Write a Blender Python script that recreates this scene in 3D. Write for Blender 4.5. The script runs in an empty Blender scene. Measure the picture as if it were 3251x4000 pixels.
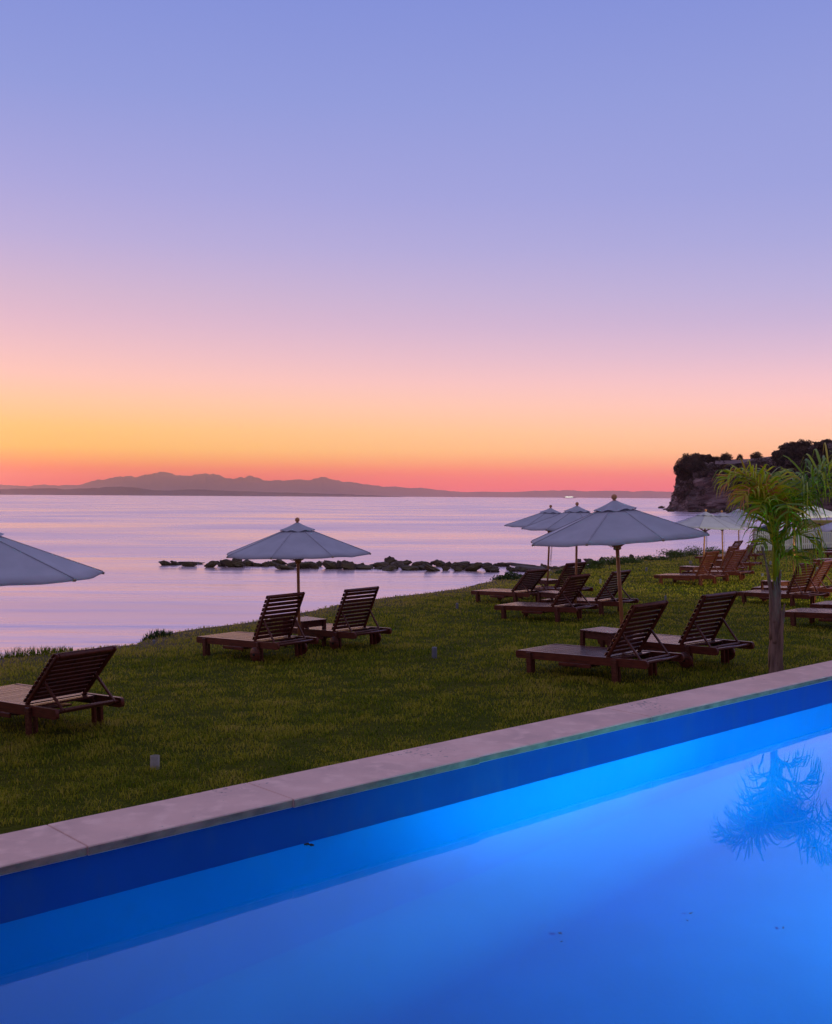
import bpy, math, random
import numpy as np
from mathutils import Matrix, Vector
rng = np.random.default_rng(7); random.seed(7)
S = bpy.context.scene
COL = S.collection
PI = math.pi

# ------------------------------------------------------------------ camera
F = 4205.0                       # focal length in photograph pixels (3251 wide)
PITCH = math.atan(61/F); ROLL = math.radians(.337)
_d = np.array([0, math.cos(PITCH), -math.sin(PITCH)])
_u0 = np.array([0, math.sin(PITCH), math.cos(PITCH)]); _r0 = np.array([1., 0, 0])
_R = _r0*math.cos(ROLL)+_u0*math.sin(ROLL); _U = _u0*math.cos(ROLL)-_r0*math.sin(ROLL)
cam = bpy.data.cameras.new('camera'); camo = bpy.data.objects.new('camera', cam); COL.objects.link(camo)
cam.sensor_fit = 'HORIZONTAL'; cam.sensor_width = 36; cam.lens = 36*F/3251
cam.clip_start = .1; cam.clip_end = 120000
camo.matrix_world = Matrix(((_R[0], _U[0], -_d[0], 0), (_R[1], _U[1], -_d[1], 0), (_R[2], _U[2], -_d[2], 0), (0, 0, 0, 1)))
S.camera = camo

# ------------------------------------------------------------------ sky (dusk gradient by direction)
def lin(c):
    return tuple(((x/255)/12.92 if x/255 <= .04045 else ((x/255+.055)/1.055)**2.4) for x in c)+(1,)
world = bpy.data.worlds.new("World"); S.world = world; world.use_nodes = True
def build_world():
    nt = world.node_tree; N = nt.nodes; L = nt.links; N.clear()
    out = N.new('ShaderNodeOutputWorld'); bg = N.new('ShaderNodeBackground'); L.new(bg.outputs[0], out.inputs[0])
    tc = N.new('ShaderNodeTexCoord'); sx = N.new('ShaderNodeSeparateXYZ'); L.new(tc.outputs['Generated'], sx.inputs[0])
    def math_(op, a, b=None):
        m = N.new('ShaderNodeMath'); m.operation = op; m.use_clamp = False
        for i, v in enumerate((a, b)):
            if v is None: continue
            if isinstance(v, (int, float)): m.inputs[i].default_value = v
            else: L.new(v, m.inputs[i])
        return m.outputs[0]
    z = math_('MAXIMUM', sx.outputs[2], 0.0001); pos = math_('POWER', z, .5)
    def ramp(stops):
        r = N.new('ShaderNodeValToRGB'); cr = r.color_ramp; cr.interpolation = 'EASE' if False else 'LINEAR'
        while len(cr.elements) > 1: cr.elements.remove(cr.elements[0])
        first = True
        for el, c in stops:
            p = math.sqrt(max(0, math.sin(math.radians(el))))
            if first: e = cr.elements[0]; e.position = p; first = False
            else: e = cr.elements.new(p)
            e.color = lin(c)
        L.new(pos, r.inputs[0]); return r.outputs[0]
    left = ramp(SKY_LEFT); right = ramp(SKY_RIGHT)
    mr = N.new('ShaderNodeMapRange'); mr.inputs[1].default_value = -.36; mr.inputs[2].default_value = .36; L.new(sx.outputs[0], mr.inputs[0])
    mx = N.new('ShaderNodeMix'); mx.data_type = 'RGBA'; L.new(mr.outputs[0], mx.inputs[0]); L.new(left, mx.inputs[6]); L.new(right, mx.inputs[7])
    back = N.new('ShaderNodeMapRange'); back.inputs[1].default_value = -.6; back.inputs[2].default_value = .75
    back.inputs[3].default_value = SKY_BACK; back.inputs[4].default_value = 1.0; L.new(sx.outputs[1], back.inputs[0])
    # directions behind the viewer: the dusk-blue half of the sky
    bk = ramp(SKY_REAR); mr2 = N.new('ShaderNodeMapRange'); mr2.inputs[1].default_value = -.5; mr2.inputs[2].default_value = .7; L.new(sx.outputs[1], mr2.inputs[0])
    m2 = N.new('ShaderNodeMix'); m2.data_type = 'RGBA'; L.new(mr2.outputs[0], m2.inputs[0]); L.new(bk, m2.inputs[6]); L.new(mx.outputs[2], m2.inputs[7])
    glow = N.new('ShaderNodeMapRange'); glow.inputs[1].default_value = 0; glow.inputs[2].default_value = .16; glow.inputs[3].default_value = 1.12; glow.inputs[4].default_value = 1.0; L.new(z, glow.inputs[0])
    L.new(m2.outputs[2], bg.inputs[0]); L.new(math_('MULTIPLY', back.outputs[0], glow.outputs[0]), bg.inputs[1])
_HIGH = [(20, (147, 157, 220)), (25, (132, 146, 217)), (40, (158, 160, 214)), (90, (186, 178, 208))]
SKY_LEFT = [(0, (248, 84, 86)), (.5, (252, 84, 74)), (.95, (254, 98, 70)), (1.35, (255, 126, 72)), (1.8, (255, 164, 76)), (2.4, (255, 194, 88)), (3.4, (255, 200, 110)), (4.8, (255, 202, 156)), (6.0, (254, 199, 182)),
            (7.3, (243, 194, 194)), (8.9, (228, 188, 204)), (10.4, (214, 184, 208)), (12.9, (190, 176, 218)), (15.5, (172, 168, 221))]+_HIGH
SKY_RIGHT = [(0, (250, 92, 110)), (.5, (254, 90, 96)), (.95, (255, 106, 90)), (1.35, (255, 136, 102)), (1.8, (255, 168, 116)), (2.4, (255, 192, 140)), (3.4, (255, 200, 164)), (4.8, (254, 200, 190)), (6.0, (242, 196, 202)),
             (7.3, (222, 189, 210)), (8.9, (202, 182, 216)), (10.4, (188, 178, 220)), (12.9, (170, 170, 222)), (15.5, (157, 163, 222))]+_HIGH
SKY_REAR = [(0, (120, 100, 120)), (6, (165, 135, 150)), (14, (165, 145, 175)), (30, (150, 148, 200)), (90, (186, 178, 208))]
SKY_BACK = .62
build_world()

# soft last light over the sea horizon (the sun itself has set)
sun = bpy.data.lights.new('sun', 'SUN'); sun.energy = .22; sun.angle = math.radians(14); sun.color = (1, .56, .42)
suno = bpy.data.objects.new('sun', sun); COL.objects.link(suno)
_sd = Vector((-.55, .83, .07)).normalized()
suno.rotation_euler = _sd.to_track_quat('Z', 'Y').to_euler()
sun.specular_factor = 0.0
# warm garden flood lamp, off to the right of the lawn (lights the far parasols and fence)
gl = bpy.data.lights.new('garden_lamp_light', 'SPOT'); gl.energy = 5500; gl.color = (1, .90, .50); gl.spot_size = math.radians(76); gl.spot_blend = .6; gl.shadow_soft_size = .12
glo = bpy.data.objects.new('garden_lamp_light', gl); COL.objects.link(glo); glo.location = (15.5, 16.0, 2.0)
glo.rotation_euler = (Vector((12.2, 40, -2.0))-Vector(glo.location)).to_track_quat('-Z', 'Y').to_euler()

vs = S.view_settings; vs.view_transform = 'Standard'; vs.look = 'None'; vs.exposure = 0; vs.gamma = 1; vs.use_curve_mapping = False
cy = S.cycles; cy.max_bounces = 8; cy.diffuse_bounces = 3; cy.glossy_bounces = 4; cy.transmission_bounces = 6; cy.volume_bounces = 4; cy.transparent_max_bounces = 12
cy.caustics_reflective = False; cy.sample_clamp_indirect = 6

# ------------------------------------------------------------------ helpers
def ray(u, v): return _d+_R*(u-1625.5)/F-_U*(v-2000)/F
def at(u, v, Y): k = ray(u, v); return k*Y/k[1]
def onz(u, v, z): k = ray(u, v); return k*z/k[2]
SEA = -4.0
G = (.0501, -.0185)

class MB:
    """collects shapes; build() links them as one mesh object"""
    def __init__(s): s.v = []; s.f = []; s.sm = []; s.m = []
    def add(s, vs_, fs, smooth=False, mat=0):
        o = len(s.v); s.v += [tuple(map(float, p)) for p in vs_]; s.f += [tuple(o+i for i in f) for f in fs]; s.sm += [smooth]*len(fs); s.m += [mat]*len(fs)
    def box(s, a, b, bev=.004, mat=0, M=None):
        """bevelled box between corners a and b"""
        a = np.array(a, float); b = np.array(b, float); lo = np.minimum(a, b); hi = np.maximum(a, b)
        e = min(bev, .45*min(hi-lo)); vs_ = []; idx = {}
        for i in range(8):
            sg = [(i >> k) & 1 for k in range(3)]
            for ax in range(3):
                p = [hi[k]-e if sg[k] else lo[k]+e for k in range(3)]; p[ax] = hi[ax] if sg[ax] else lo[ax]
                idx[(i, ax)] = len(vs_); vs_.append(p)
        fs = []
        for ax in range(3):
            o1, o2 = [k for k in range(3) if k != ax]
            for side in (0, 1):
                q = []
                for x, y in ((0, 0), (1, 0), (1, 1), (0, 1)):
                    q.append(idx[((side << ax) | (x << o1) | (y << o2), ax)])
                fs.append(q)
        for ax in range(3):
            o1, o2 = [k for k in range(3) if k != ax]
            for x in (0, 1):
                for y in (0, 1):
                    c0 = (x << o1) | (y << o2); c1 = c0 | (1 << ax)
                    fs.append([idx[(c0, o1)], idx[(c1, o1)], idx[(c1, o2)], idx[(c0, o2)]])
        for i in range(8): fs.append([idx[(i, 0)], idx[(i, 1)], idx[(i, 2)]])
        vs_ = np.array(vs_)
        cen = vs_.mean(0); out = []
        for f in fs:
            p = vs_[list(f)]; n = np.cross(p[1]-p[0], p[2]-p[0]); out.append(f if n@(p.mean(0)-cen) > 0 else f[::-1])
        if M is not None: vs_ = np.array([M @ Vector(p) for p in vs_])
        s.add(vs_, out, False, mat)
    def beam(s, p, q, w, h, up=(0, 0, 1), bev=.004, mat=0):
        p = Vector(p); q = Vector(q); x = (q-p); l = x.length; x.normalize(); u = Vector(up); y = u.cross(x)
        if y.length < 1e-5: y = Vector((0, 1, 0)).cross(x)
        y.normalize(); z = x.cross(y)
        M = Matrix(((x.x, y.x, z.x, p.x), (x.y, y.y, z.y, p.y), (x.z, y.z, z.z, p.z), (0, 0, 0, 1)))
        s.box((0, -w/2, -h/2), (l, w/2, h/2), bev, mat, M)
    def tube(s, pts, rad, n=8, mat=0, cap=True):
        pts = [Vector(p) for p in pts]; k = len(pts)
        rad = [rad]*k if isinstance(rad, (int, float)) else rad
        vs_ = []; fs = []; ref = None
        for i, p in enumerate(pts):
            t = (pts[min(i+1, k-1)]-pts[max(i-1, 0)]).normalized()
            if ref is None:
                ref = t.orthogonal().normalized()
            ref = (ref-t*ref.dot(t)).normalized(); b = t.cross(ref)
            for j in range(n):
                a = 2*PI*j/n; vs_.append(p+(ref*math.cos(a)+b*math.sin(a))*rad[i])
        for i in range(k-1):
            for j in range(n):
                fs.append((i*n+j, i*n+(j+1) % n, (i+1)*n+(j+1) % n, (i+1)*n+j))
        if cap: fs += [tuple(range(n))[::-1], tuple((k-1)*n+j for j in range(n))]
        s.add(vs_, fs, True, mat)
    def lathe(s, prof, n=16, c=(0, 0, 0), axis='z', mat=0):
        vs_ = []; fs = []; k = len(prof)
        for r, h in prof:
            for j in range(n):
                a = 2*PI*j/n; p = (r*math.cos(a), r*math.sin(a), h)
                if axis == 'y': p = (p[0], p[2], p[1])
                vs_.append((p[0]+c[0], p[1]+c[1], p[2]+c[2]))
        for i in range(k-1):
            for j in range(n): fs.append((i*n+j, i*n+(j+1) % n, (i+1)*n+(j+1) % n, (i+1)*n+j))
        s.add(vs_, fs, True, mat)
    def build(s, name, mats, parent=None, attr=None):
        return raw(name, np.array(s.v, np.float32), s.f, mats, parent, smooth=s.sm, mi=s.m)

def raw(name, V, Fc, mats, parent=None, smooth=False, mi=None, tint=None):
    me = bpy.data.meshes.new(name)
    V = np.asarray(V, np.float32)
    if isinstance(Fc, np.ndarray):
        nf, k = Fc.shape; li = Fc.ravel(); ls = np.arange(nf)*k
    else:
        nf = len(Fc); cnt = np.array([len(f) for f in Fc]); li = np.fromiter((i for f in Fc for i in f), int); ls = np.r_[0, np.cumsum(cnt)[:-1]]
    me.vertices.add(len(V)); me.vertices.foreach_set('co', V.ravel())
    me.loops.add(len(li)); me.loops.foreach_set('vertex_index', li.astype(np.int32))
    me.polygons.add(nf); me.polygons.foreach_set('loop_start', ls.astype(np.int32))
    if isinstance(smooth, list): me.polygons.foreach_set('use_smooth', np.array(smooth, bool))
    else: me.polygons.foreach_set('use_smooth', np.full(nf, bool(smooth)))
    if mi is not None: me.polygons.foreach_set('material_index', np.array(mi, np.int32))
    me.update(calc_edges=True); me.validate()
    for m in (mats if isinstance(mats, (list, tuple)) else [mats]): me.materials.append(m)
    if tint is not None:
        a = me.attributes.new('tint', 'FLOAT', 'POINT'); a.data.foreach_set('value', np.asarray(tint, np.float32))
    o = bpy.data.objects.new(name, me); COL.objects.link(o)
    if parent: o.parent = parent
    return o
def tag(o, label=None, cat=None, group=None, kind=None):
    if label: o['label'] = label
    if cat: o['category'] = cat
    if group: o['group'] = group
    if kind: o['kind'] = kind
    return o
def empty(name, loc=(0, 0, 0), rz=0):
    o = bpy.data.objects.new(name, None); COL.objects.link(o); o.location = loc; o.rotation_euler = (0, 0, rz); o.empty_display_size = .2; return o
def copy_tree(o, parent=None):
    c = o.copy(); COL.objects.link(c); c.parent = parent
    for ch in list(o.children): copy_tree(ch, c)
    return c

def mat(name, c1, c2=None, rough=.6, scale=4, stretch=(1, 1, 1), bump=0, bscale=None, detail=4, lo=.35, hi=.65, spec=.5, trans=0, tc='Object', c3=None, s3=1, coat=0):
    m = bpy.data.materials.new(name); m.use_nodes = True; nt = m.node_tree; N = nt.nodes; L = nt.links
    b = N['Principled BSDF']; b.inputs['Roughness'].default_value = rough; b.inputs['Specular IOR Level'].default_value = spec
    b.inputs['Base Color'].default_value = tuple(c1)+(1,)
    t = N.new('ShaderNodeTexCoord'); mp = N.new('ShaderNodeMapping'); mp.inputs['Scale'].default_value = stretch; L.new(t.outputs[tc], mp.inputs[0])
    if c2 is not None:
        n = N.new('ShaderNodeTexNoise'); n.inputs['Scale'].default_value = scale; n.inputs['Detail'].default_value = detail; L.new(mp.outputs[0], n.inputs[0])
        r = N.new('ShaderNodeMapRange'); r.inputs[1].default_value = lo; r.inputs[2].default_value = hi; L.new(n.outputs[0], r.inputs[0])
        x = N.new('ShaderNodeMix'); x.data_type = 'RGBA'; x.inputs[6].default_value = tuple(c1)+(1,); x.inputs[7].default_value = tuple(c2)+(1,); L.new(r.outputs[0], x.inputs[0])
        col = x.outputs[2]
        if c3 is not None:
            n3 = N.new('ShaderNodeTexNoise'); n3.inputs['Scale'].default_value = s3; n3.inputs['Detail'].default_value = 5; L.new(mp.outputs[0], n3.inputs[0])
            r3 = N.new('ShaderNodeMapRange'); r3.inputs[1].default_value = .5; r3.inputs[2].default_value = .68; L.new(n3.outputs[0], r3.inputs[0])
            x3 = N.new('ShaderNodeMix'); x3.data_type = 'RGBA'; L.new(r3.outputs[0], x3.inputs[0]); L.new(col, x3.inputs[6]); x3.inputs[7].default_value = tuple(c3)+(1,); col = x3.outputs[2]
        L.new(col, b.inputs['Base Color'])
    if bump:
        n2 = N.new('ShaderNodeTexNoise'); n2.inputs['Scale'].default_value = bscale or scale*3; n2.inputs['Detail'].default_value = 6; L.new(mp.outputs[0], n2.inputs[0])
        bp = N.new('ShaderNodeBump'); bp.inputs['Strength'].default_value = 1; bp.inputs['Distance'].default_value = bump; L.new(n2.outputs[0], bp.inputs['Height']); L.new(bp.outputs[0], b.inputs['Normal'])
    if trans:
        tr = N.new('ShaderNodeBsdfTranslucent'); ms = N.new('ShaderNodeMixShader'); ms.inputs[0].default_value = trans
        if c2 is not None: L.new(col, tr.inputs[0])
        else: tr.inputs[0].default_value = tuple(c1)+(1,)
        L.new(b.outputs[0], ms.inputs[1]); L.new(tr.outputs[0], ms.inputs[2]); L.new(ms.outputs[0], N['Material Output'].inputs[0])
    return m
def tint_mat(name, stops, rough=.5, trans=.35, spec=.3):
    """colour by the per-plant 'tint' value"""
    m = bpy.data.materials.new(name); m.use_nodes = True; nt = m.node_tree; N = nt.nodes; L = nt.links; b = N['Principled BSDF']
    b.inputs['Roughness'].default_value = rough; b.inputs['Specular IOR Level'].default_value = spec
    a = N.new('ShaderNodeAttribute'); a.attribute_name = 'tint'; r = N.new('ShaderNodeValToRGB'); cr = r.color_ramp
    while len(cr.elements) > 1: cr.elements.remove(cr.elements[0])
    for i, (p, c) in enumerate(stops):
        e = cr.elements[0] if i == 0 else cr.elements.new(p)
        e.position = p; e.color = tuple(c)+(1,)
    L.new(a.outputs['Fac'], r.inputs[0]); L.new(r.outputs[0], b.inputs['Base Color'])
    tr = N.new('ShaderNodeBsdfTranslucent'); ms = N.new('ShaderNodeMixShader'); ms.inputs[0].default_value = trans
    L.new(r.outputs[0], tr.inputs[0]); L.new(b.outputs[0], ms.inputs[1]); L.new(tr.outputs[0], ms.inputs[2]); L.new(ms.outputs[0], N['Material Output'].inputs[0])
    return m

M_wood = mat('dark_hardwood', (.115, .028, .018), (.19, .052, .032), .28, 6, (2, 14, 14), .0004, 22, spec=.22, c3=(.06, .02, .015), s3=3)
M_wood2 = mat('worn_hardwood', (.095, .028, .020), (.165, .055, .038), .26, 5, (3, 12, 12), .0004, 20, spec=.32)
M_deck = mat('polished_deck_slats', (.085, .026, .020), (.145, .050, .036), .20, 5, (3, 12, 12), 0, 20, spec=.5)
M_pole = mat('varnished_pole', (.60, .275, .11), (.45, .185, .07), .4, 5, (10, 10, 1.5), .0006, 20)
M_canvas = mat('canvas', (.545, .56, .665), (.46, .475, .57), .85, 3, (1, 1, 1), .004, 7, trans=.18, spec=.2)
M_seam = mat('canvas_seam', (.40, .40, .47), (.33, .33, .40), .85, 9)
M_tip = mat('canvas_pocket', (.40, .33, .25), (.3, .24, .18), .8, 9)
M_rope = mat('cord', (.09, .085, .08), None, .8)
M_stone = mat('coping_limestone', (.80, .50, .415), (.62, .385, .325), .5, 2.2, (1, 1, 1), .0025, 26, c3=(.82, .54, .455), s3=9)
def stone_spots(m):
    nt = m.node_tree; N = nt.nodes; L = nt.links; b = N['Principled BSDF']; src = b.inputs['Base Color'].links[0].from_socket
    t = N.new('ShaderNodeTexCoord'); n = N.new('ShaderNodeTexNoise'); n.inputs['Scale'].default_value = 34; n.inputs['Detail'].default_value = 3; L.new(t.outputs['Object'], n.inputs[0])
    k = N.new('ShaderNodeTexNoise'); k.inputs['Scale'].default_value = 1.3; L.new(t.outputs['Object'], k.inputs[0])
    q = N.new('ShaderNodeMath'); q.operation = 'MULTIPLY'; L.new(n.outputs[0], q.inputs[0]); L.new(k.outputs[0], q.inputs[1])
    r = N.new('ShaderNodeMapRange'); r.inputs[1].default_value = .385; r.inputs[2].default_value = .43; L.new(q.outputs[0], r.inputs[0])
    x = N.new('ShaderNodeMix'); x.data_type = 'RGBA'; L.new(r.outputs[0], x.inputs[0]); L.new(src, x.inputs[6]); x.inputs[7].default_value = (.20, .15, .13, 1); L.new(x.outputs[2], b.inputs['Base Color'])
stone_spots(M_stone)
M_stain = mat('coping_edge', (.36, .225, .165), (.17, .11, .085), .7, 9, (1, 1, 2), .004, 30)
M_paintpool = mat('pool_paint', (.001, .195, .66), (.001, .178, .61), .7, 1.4, (1, 1, 1), .0008, 40, spec=.05, c3=(.002, .19, .68), s3=.6)
M_paintwall = mat('pool_wall_paint', (.002, .175, .66), (.002, .158, .61), .7, 1.6, (1, 1, .4), .001, 30, spec=.12, c3=(.008, .165, .60), s3=5)
M_wallshade = mat('pool_wall_paint_shaded', (.004, .080, .42), (.004, .066, .36), .6, 1.6, (1, 1, .4), .001, 30, spec=.2, c3=(.016, .085, .36), s3=5)  # same wall paint darkened: shade painted into the strip above the water
M_rock = mat('sea_rock', (.045, .030, .022), (.105, .072, .045), .8, 1.6, (1, 1, 1), .05, 4, c3=(.075, .06, .018), s3=.9)
M_rockpale = mat('pale_rock', (.13, .10, .085), (.08, .06, .05), .8, 1.5, (1, 1, 1), .04, 4)
M_cliff = mat('cliff', (.21, .130, .125), (.075, .046, .045), .95, .11, (1, 1, 2.6), 1.3, .45, detail=10, lo=.40, hi=.58, c3=(.31, .205, .20), s3=.13)
M_hill = mat('hill', (.07, .06, .06), (.05, .05, .05), .95, .002)
M_post = mat('grey_plastic', (.17, .19, .24), (.13, .14, .17), .5, 20)
M_pipe = mat('white_pipe', (.29, .275, .23), (.22, .205, .175), .5, 20)
M_white = mat('white_paint', (.82, .86, .78), (.76, .80, .72), .6, 3)
M_bark = mat('palm_bark', (.15, .085, .065), (.34, .22, .19), .85, 5, (3, 3, .7), .012, 18, lo=.42, hi=.6, c3=(.055, .035, .03), s3=6)
M_boot = mat('palm_boot', (.34, .215, .17), (.17, .10, .075), .8, 5, (4, 4, .6), .008, 20)
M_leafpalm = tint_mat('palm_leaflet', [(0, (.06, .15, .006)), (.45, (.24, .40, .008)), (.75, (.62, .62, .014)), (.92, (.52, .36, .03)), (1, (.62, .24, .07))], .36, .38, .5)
M_grass = tint_mat('grass_blade', [(0, (.042, .090, .003)), (.35, (.170, .222, .010)), (.7, (.42, .39, .03)), (1, (.52, .40, .10))], .6, .42, .06)
M_shrub = tint_mat('shrub_leaf', [(0, (.03, .06, .012)), (.6, (.09, .14, .025)), (1, (.20, .20, .06))], .5, .3)
M_dark = tint_mat('dark_scrub', [(0, (.045, .032, .024)), (.6, (.095, .064, .050)), (1, (.16, .105, .082))], .7, .2)
M_stem = mat('woody_stem', (.05, .035, .03), (.03, .022, .02), .9, 5)

NF, NB, NW, NN = 6.02*.7286, 6.59*.7286, 6.055*.7286, .3        # coping front / back, far wall, near wall (distance across)
# ------------------------------------------------------------------ ground surface
BEDS = [  # name, X, Y, z, yaw, back angle (foot end, near corner)
 ['B4', 1.2764, 13.5195, -2.1959, -.8342, .9574], ['B5', 2.4945, 14.6229, -2.1738, -.9414, .988], ['B2', -3.2852, 16.1706, -2.3953, -.7878, 1.0313],
 ['B3', -2.2232, 17.6577, -2.4239, -.8433, 1.0305], ['B1', -4.7549, 11.0186, -2.323, -.7104, .7012], ['B8', 1.583, 21.4918, -2.433, -.7626, .8932],
 ['B6', 1.342, 25.8491, -2.5251, -.9072, .7189], ['B9', 2.6243, 22.8279, -2.4494, -.74, .8998], ['B7', 2.4314, 26.6211, -2.5085, -.9093, .9284],
 ['B10', 6.9141, 31.1789, -2.5069, -.825, 1.0549], ['B11', 8.0481, 32.4236, -2.4846, -.8675, .9803], ['B16', 7.4407, 24.9607, -2.4405, -.98, 1.10],
 ['B12', 8.7116, 35.3318, -2.5561, -.73, 1.1], ['B13', 10.45, 39.3, -2.66, -.66, 1.02], ['B14', 11.6726, 44.9208, -2.7088, -.7626, .9316],
 ['B15', 13.45, 48.2, -2.80, -.70, 1.05], ['B17', 8.22, 26.3, -2.45, -.74, .9955], ['B19', 7.3077, 19.8916, -2.2178, -.7725, .9774],
 ['B20', 14.8666, 40.2665, -2.5384, -.7924, .9774], ['B21', 17.8944, 48.1022, -2.6603, -.7657, .9774], ['B22', 19.5839, 51.4767, -2.7053, -.8378, .9774],
 ['B18', 6.3657, 18.7297, -2.2375, -.793, .9774]]
BED = {b[0]: b[1:] for b in BEDS}
NV = np.array([-.6782, .7349]); EV = np.array([.7349, .6782])      # across / along the pool edge
KP = .7286; ZC = -2.10*KP                                                          # coping top
_ctl = []
for n, X, Y, z, yaw, a in BEDS:
    for l, t in ((.25, 0), (.25, .73), (1.55, 0), (1.55, .73)):
        dx = l*math.cos(yaw)-t*math.sin(yaw); dy = l*math.sin(yaw)+t*math.cos(yaw)
        _ctl.append((X+dx, Y+dy, z+G[0]*dx+G[1]*dy-.015))
_ctl = np.array(_ctl)
def _plane(x, y): return -1.93+.0256*x-.0253*y
_cres = _ctl[:, 2]-_plane(_ctl[:, 0], _ctl[:, 1])
def ground(x, y):
    x = np.asarray(x, float); y = np.asarray(y, float); sh = x.shape; xf = x.ravel(); yf = y.ravel(); out = np.empty(len(xf))
    for i in range(0, len(xf), 20000):
        a = xf[i:i+20000]; b = yf[i:i+20000]
        d2 = (a[:, None]-_ctl[:, 0])**2+(b[:, None]-_ctl[:, 1])**2
        w = np.exp(-d2/(2*1.1**2)); out[i:i+20000] = _plane(a, b)+(w@_cres)/(w.sum(1)+.25)
    return out.reshape(sh)
def onground(u, v, h=0.):
    k = ray(u, v); p = k*(-2.4/k[2])
    for _ in range(25):
        z = float(ground(p[0], p[1]))+h; p = .5*p+.5*k*(z/k[2])
    return p
# shoreline: top of the bank where the lawn ends (photo outline put on the ground)
_sh = [(-420, 2640), (0, 2562), (190, 2546), (360, 2528), (505, 2512), (620, 2475), (750, 2453), (900, 2433), (1050, 2414), (1217, 2378), (1405, 2344), (1625, 2318), (1780, 2299), (1892, 2272),
       (2000, 2252), (2130, 2228), (2300, 2205), (2500, 2184), (2640, 2172), (2760, 2163), (2860, 2156), (2945, 2150)]
SHORE = [tuple(onground(u, v)[:2]) for u, v in _sh]
SHORE += [(23, 70), (33, 95), (48, 140), (66, 210), (80, 290)]
SHORE = np.array(SHORE)
_poly = np.vstack([SHORE, [(320, 320), (320, -40), (-40, -40), (SHORE[0, 0]-12, SHORE[0, 1]-14)]])
def inside(x, y, P=_poly):
    r = np.zeros(x.shape, bool); n = len(P)
    for i in range(n):
        (x1, y1), (x2, y2) = P[i], P[(i+1) % n]
        c = (y1 > y) != (y2 > y); xi = (x2-x1)*(y-y1)/((y2-y1) if y2 != y1 else 1e-9)+x1; r ^= c & (x < xi)
    return r
def shoredist(x, y):
    d = np.full(x.shape, 1e9)
    P = np.vstack([_poly[-1:], SHORE])
    for (x1, y1), (x2, y2) in zip(P[:-1], P[1:]):
        dx, dy = x2-x1, y2-y1; t = np.clip(((x-x1)*dx+(y-y1)*dy)/(dx*dx+dy*dy), 0, 1); d = np.minimum(d, np.hypot(x-x1-t*dx, y-y1-t*dy))
    return np.where(inside(x, y), -d, d)
def terrain_z(x, y):
    s = shoredist(x, y); wob = .12*np.sin(x*2.1+y*1.3)+.08*np.sin(x*5.3-y*3.7); s = s+wob*.5
    g = ground(x, y); o = np.clip(s+.35, 0, None)
    z = g-.06*np.minimum(o, .5)**2*4-np.clip(s, 0, None)*.85
    return np.maximum(z, SEA-.35-np.clip(s-4, 0, 6)*.05), s
def build_lawn():
    xs = np.r_[np.arange(-14, 26, .28), np.arange(26, 60, 1.5), np.arange(60, 330, 12)]
    ys = np.r_[np.arange(3.5, 62, .28), np.arange(62, 110, 1.5), np.arange(110, 330, 10)]
    X, Y = np.meshgrid(xs, ys); Z, s = terrain_z(X, Y)
    Z = np.where(Y > 75, np.maximum(Z, -3.2-.002*(Y-75)) if False else Z, Z)
    nn = X*NV[0]+Y*NV[1]
    V = np.c_[X.ravel(), Y.ravel(), Z.ravel()]
    ny, nx = X.shape; I = np.arange(ny*nx).reshape(ny, nx)
    Q = np.c_[I[:-1, :-1].ravel(), I[:-1, 1:].ravel(), I[1:, 1:].ravel(), I[1:, :-1].ravel()]
    # keep clear of the pool: stop under the coping
    keep = (nn.ravel()[Q] > NB-.12).all(1)
    Q = Q[keep]
    used = np.unique(Q); mp = -np.ones(len(V), int); mp[used] = np.arange(len(used))
    dry_or_lit = np.clip(1+s.ravel()/2.2, 0, 1)
    m = bpy.data.materials.new('lawn_soil'); m.use_nodes = True; nt = m.node_tree; N = nt.nodes; L = nt.links; b = N['Principled BSDF']; b.inputs['Roughness'].default_value = .9; b.inputs['Specular IOR Level'].default_value = .03
    t = N.new('ShaderNodeTexCoord')
    def noise(sc, lo, hi, det=5):
        n = N.new('ShaderNodeTexNoise'); n.inputs['Scale'].default_value = sc; n.inputs['Detail'].default_value = det; L.new(t.outputs['Object'], n.inputs[0]); r = N.new('ShaderNodeMapRange'); r.inputs[1].default_value = lo; r.inputs[2].default_value = hi; L.new(n.outputs[0], r.inputs[0]); return r.outputs[0], n.outputs[0]
    def mix(f, a, c):
        x = N.new('ShaderNodeMix'); x.data_type = 'RGBA'; L.new(f, x.inputs[0])
        for k, v in ((6, a), (7, c)):
            if isinstance(v, tuple): x.inputs[k].default_value = v+(1,)
            else: L.new(v, x.inputs[k])
        return x.outputs[2]
    f1, _ = noise(.9, .4, .62); f2, h = noise(9, .35, .7); f3, _ = noise(60, .3, .7)
    c = mix(f1, (.060, .082, .004), (.12, .11, .010)); c = mix(f2, c, (.088, .10, .006)); c = mix(f3, c, (.034, .040, .004))
    a = N.new('ShaderNodeAttribute'); a.attribute_name = 'tint'
    c = mix(a.outputs['Fac'], c, mix(f2, (.10, .075, .045), (.16, .115, .075)))
    L.new(c, b.inputs['Base Color'])
    bp = N.new('ShaderNodeBump'); bp.inputs['Distance'].default_value = .03; L.new(h, bp.inputs['Height']); L.new(bp.outputs[0], b.inputs['Normal'])
    o = raw('lawn', V[used], mp[Q], m, smooth=True, tint=dry_or_lit[used]); tag(o, kind='structure')
    return o
build_lawn()

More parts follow.
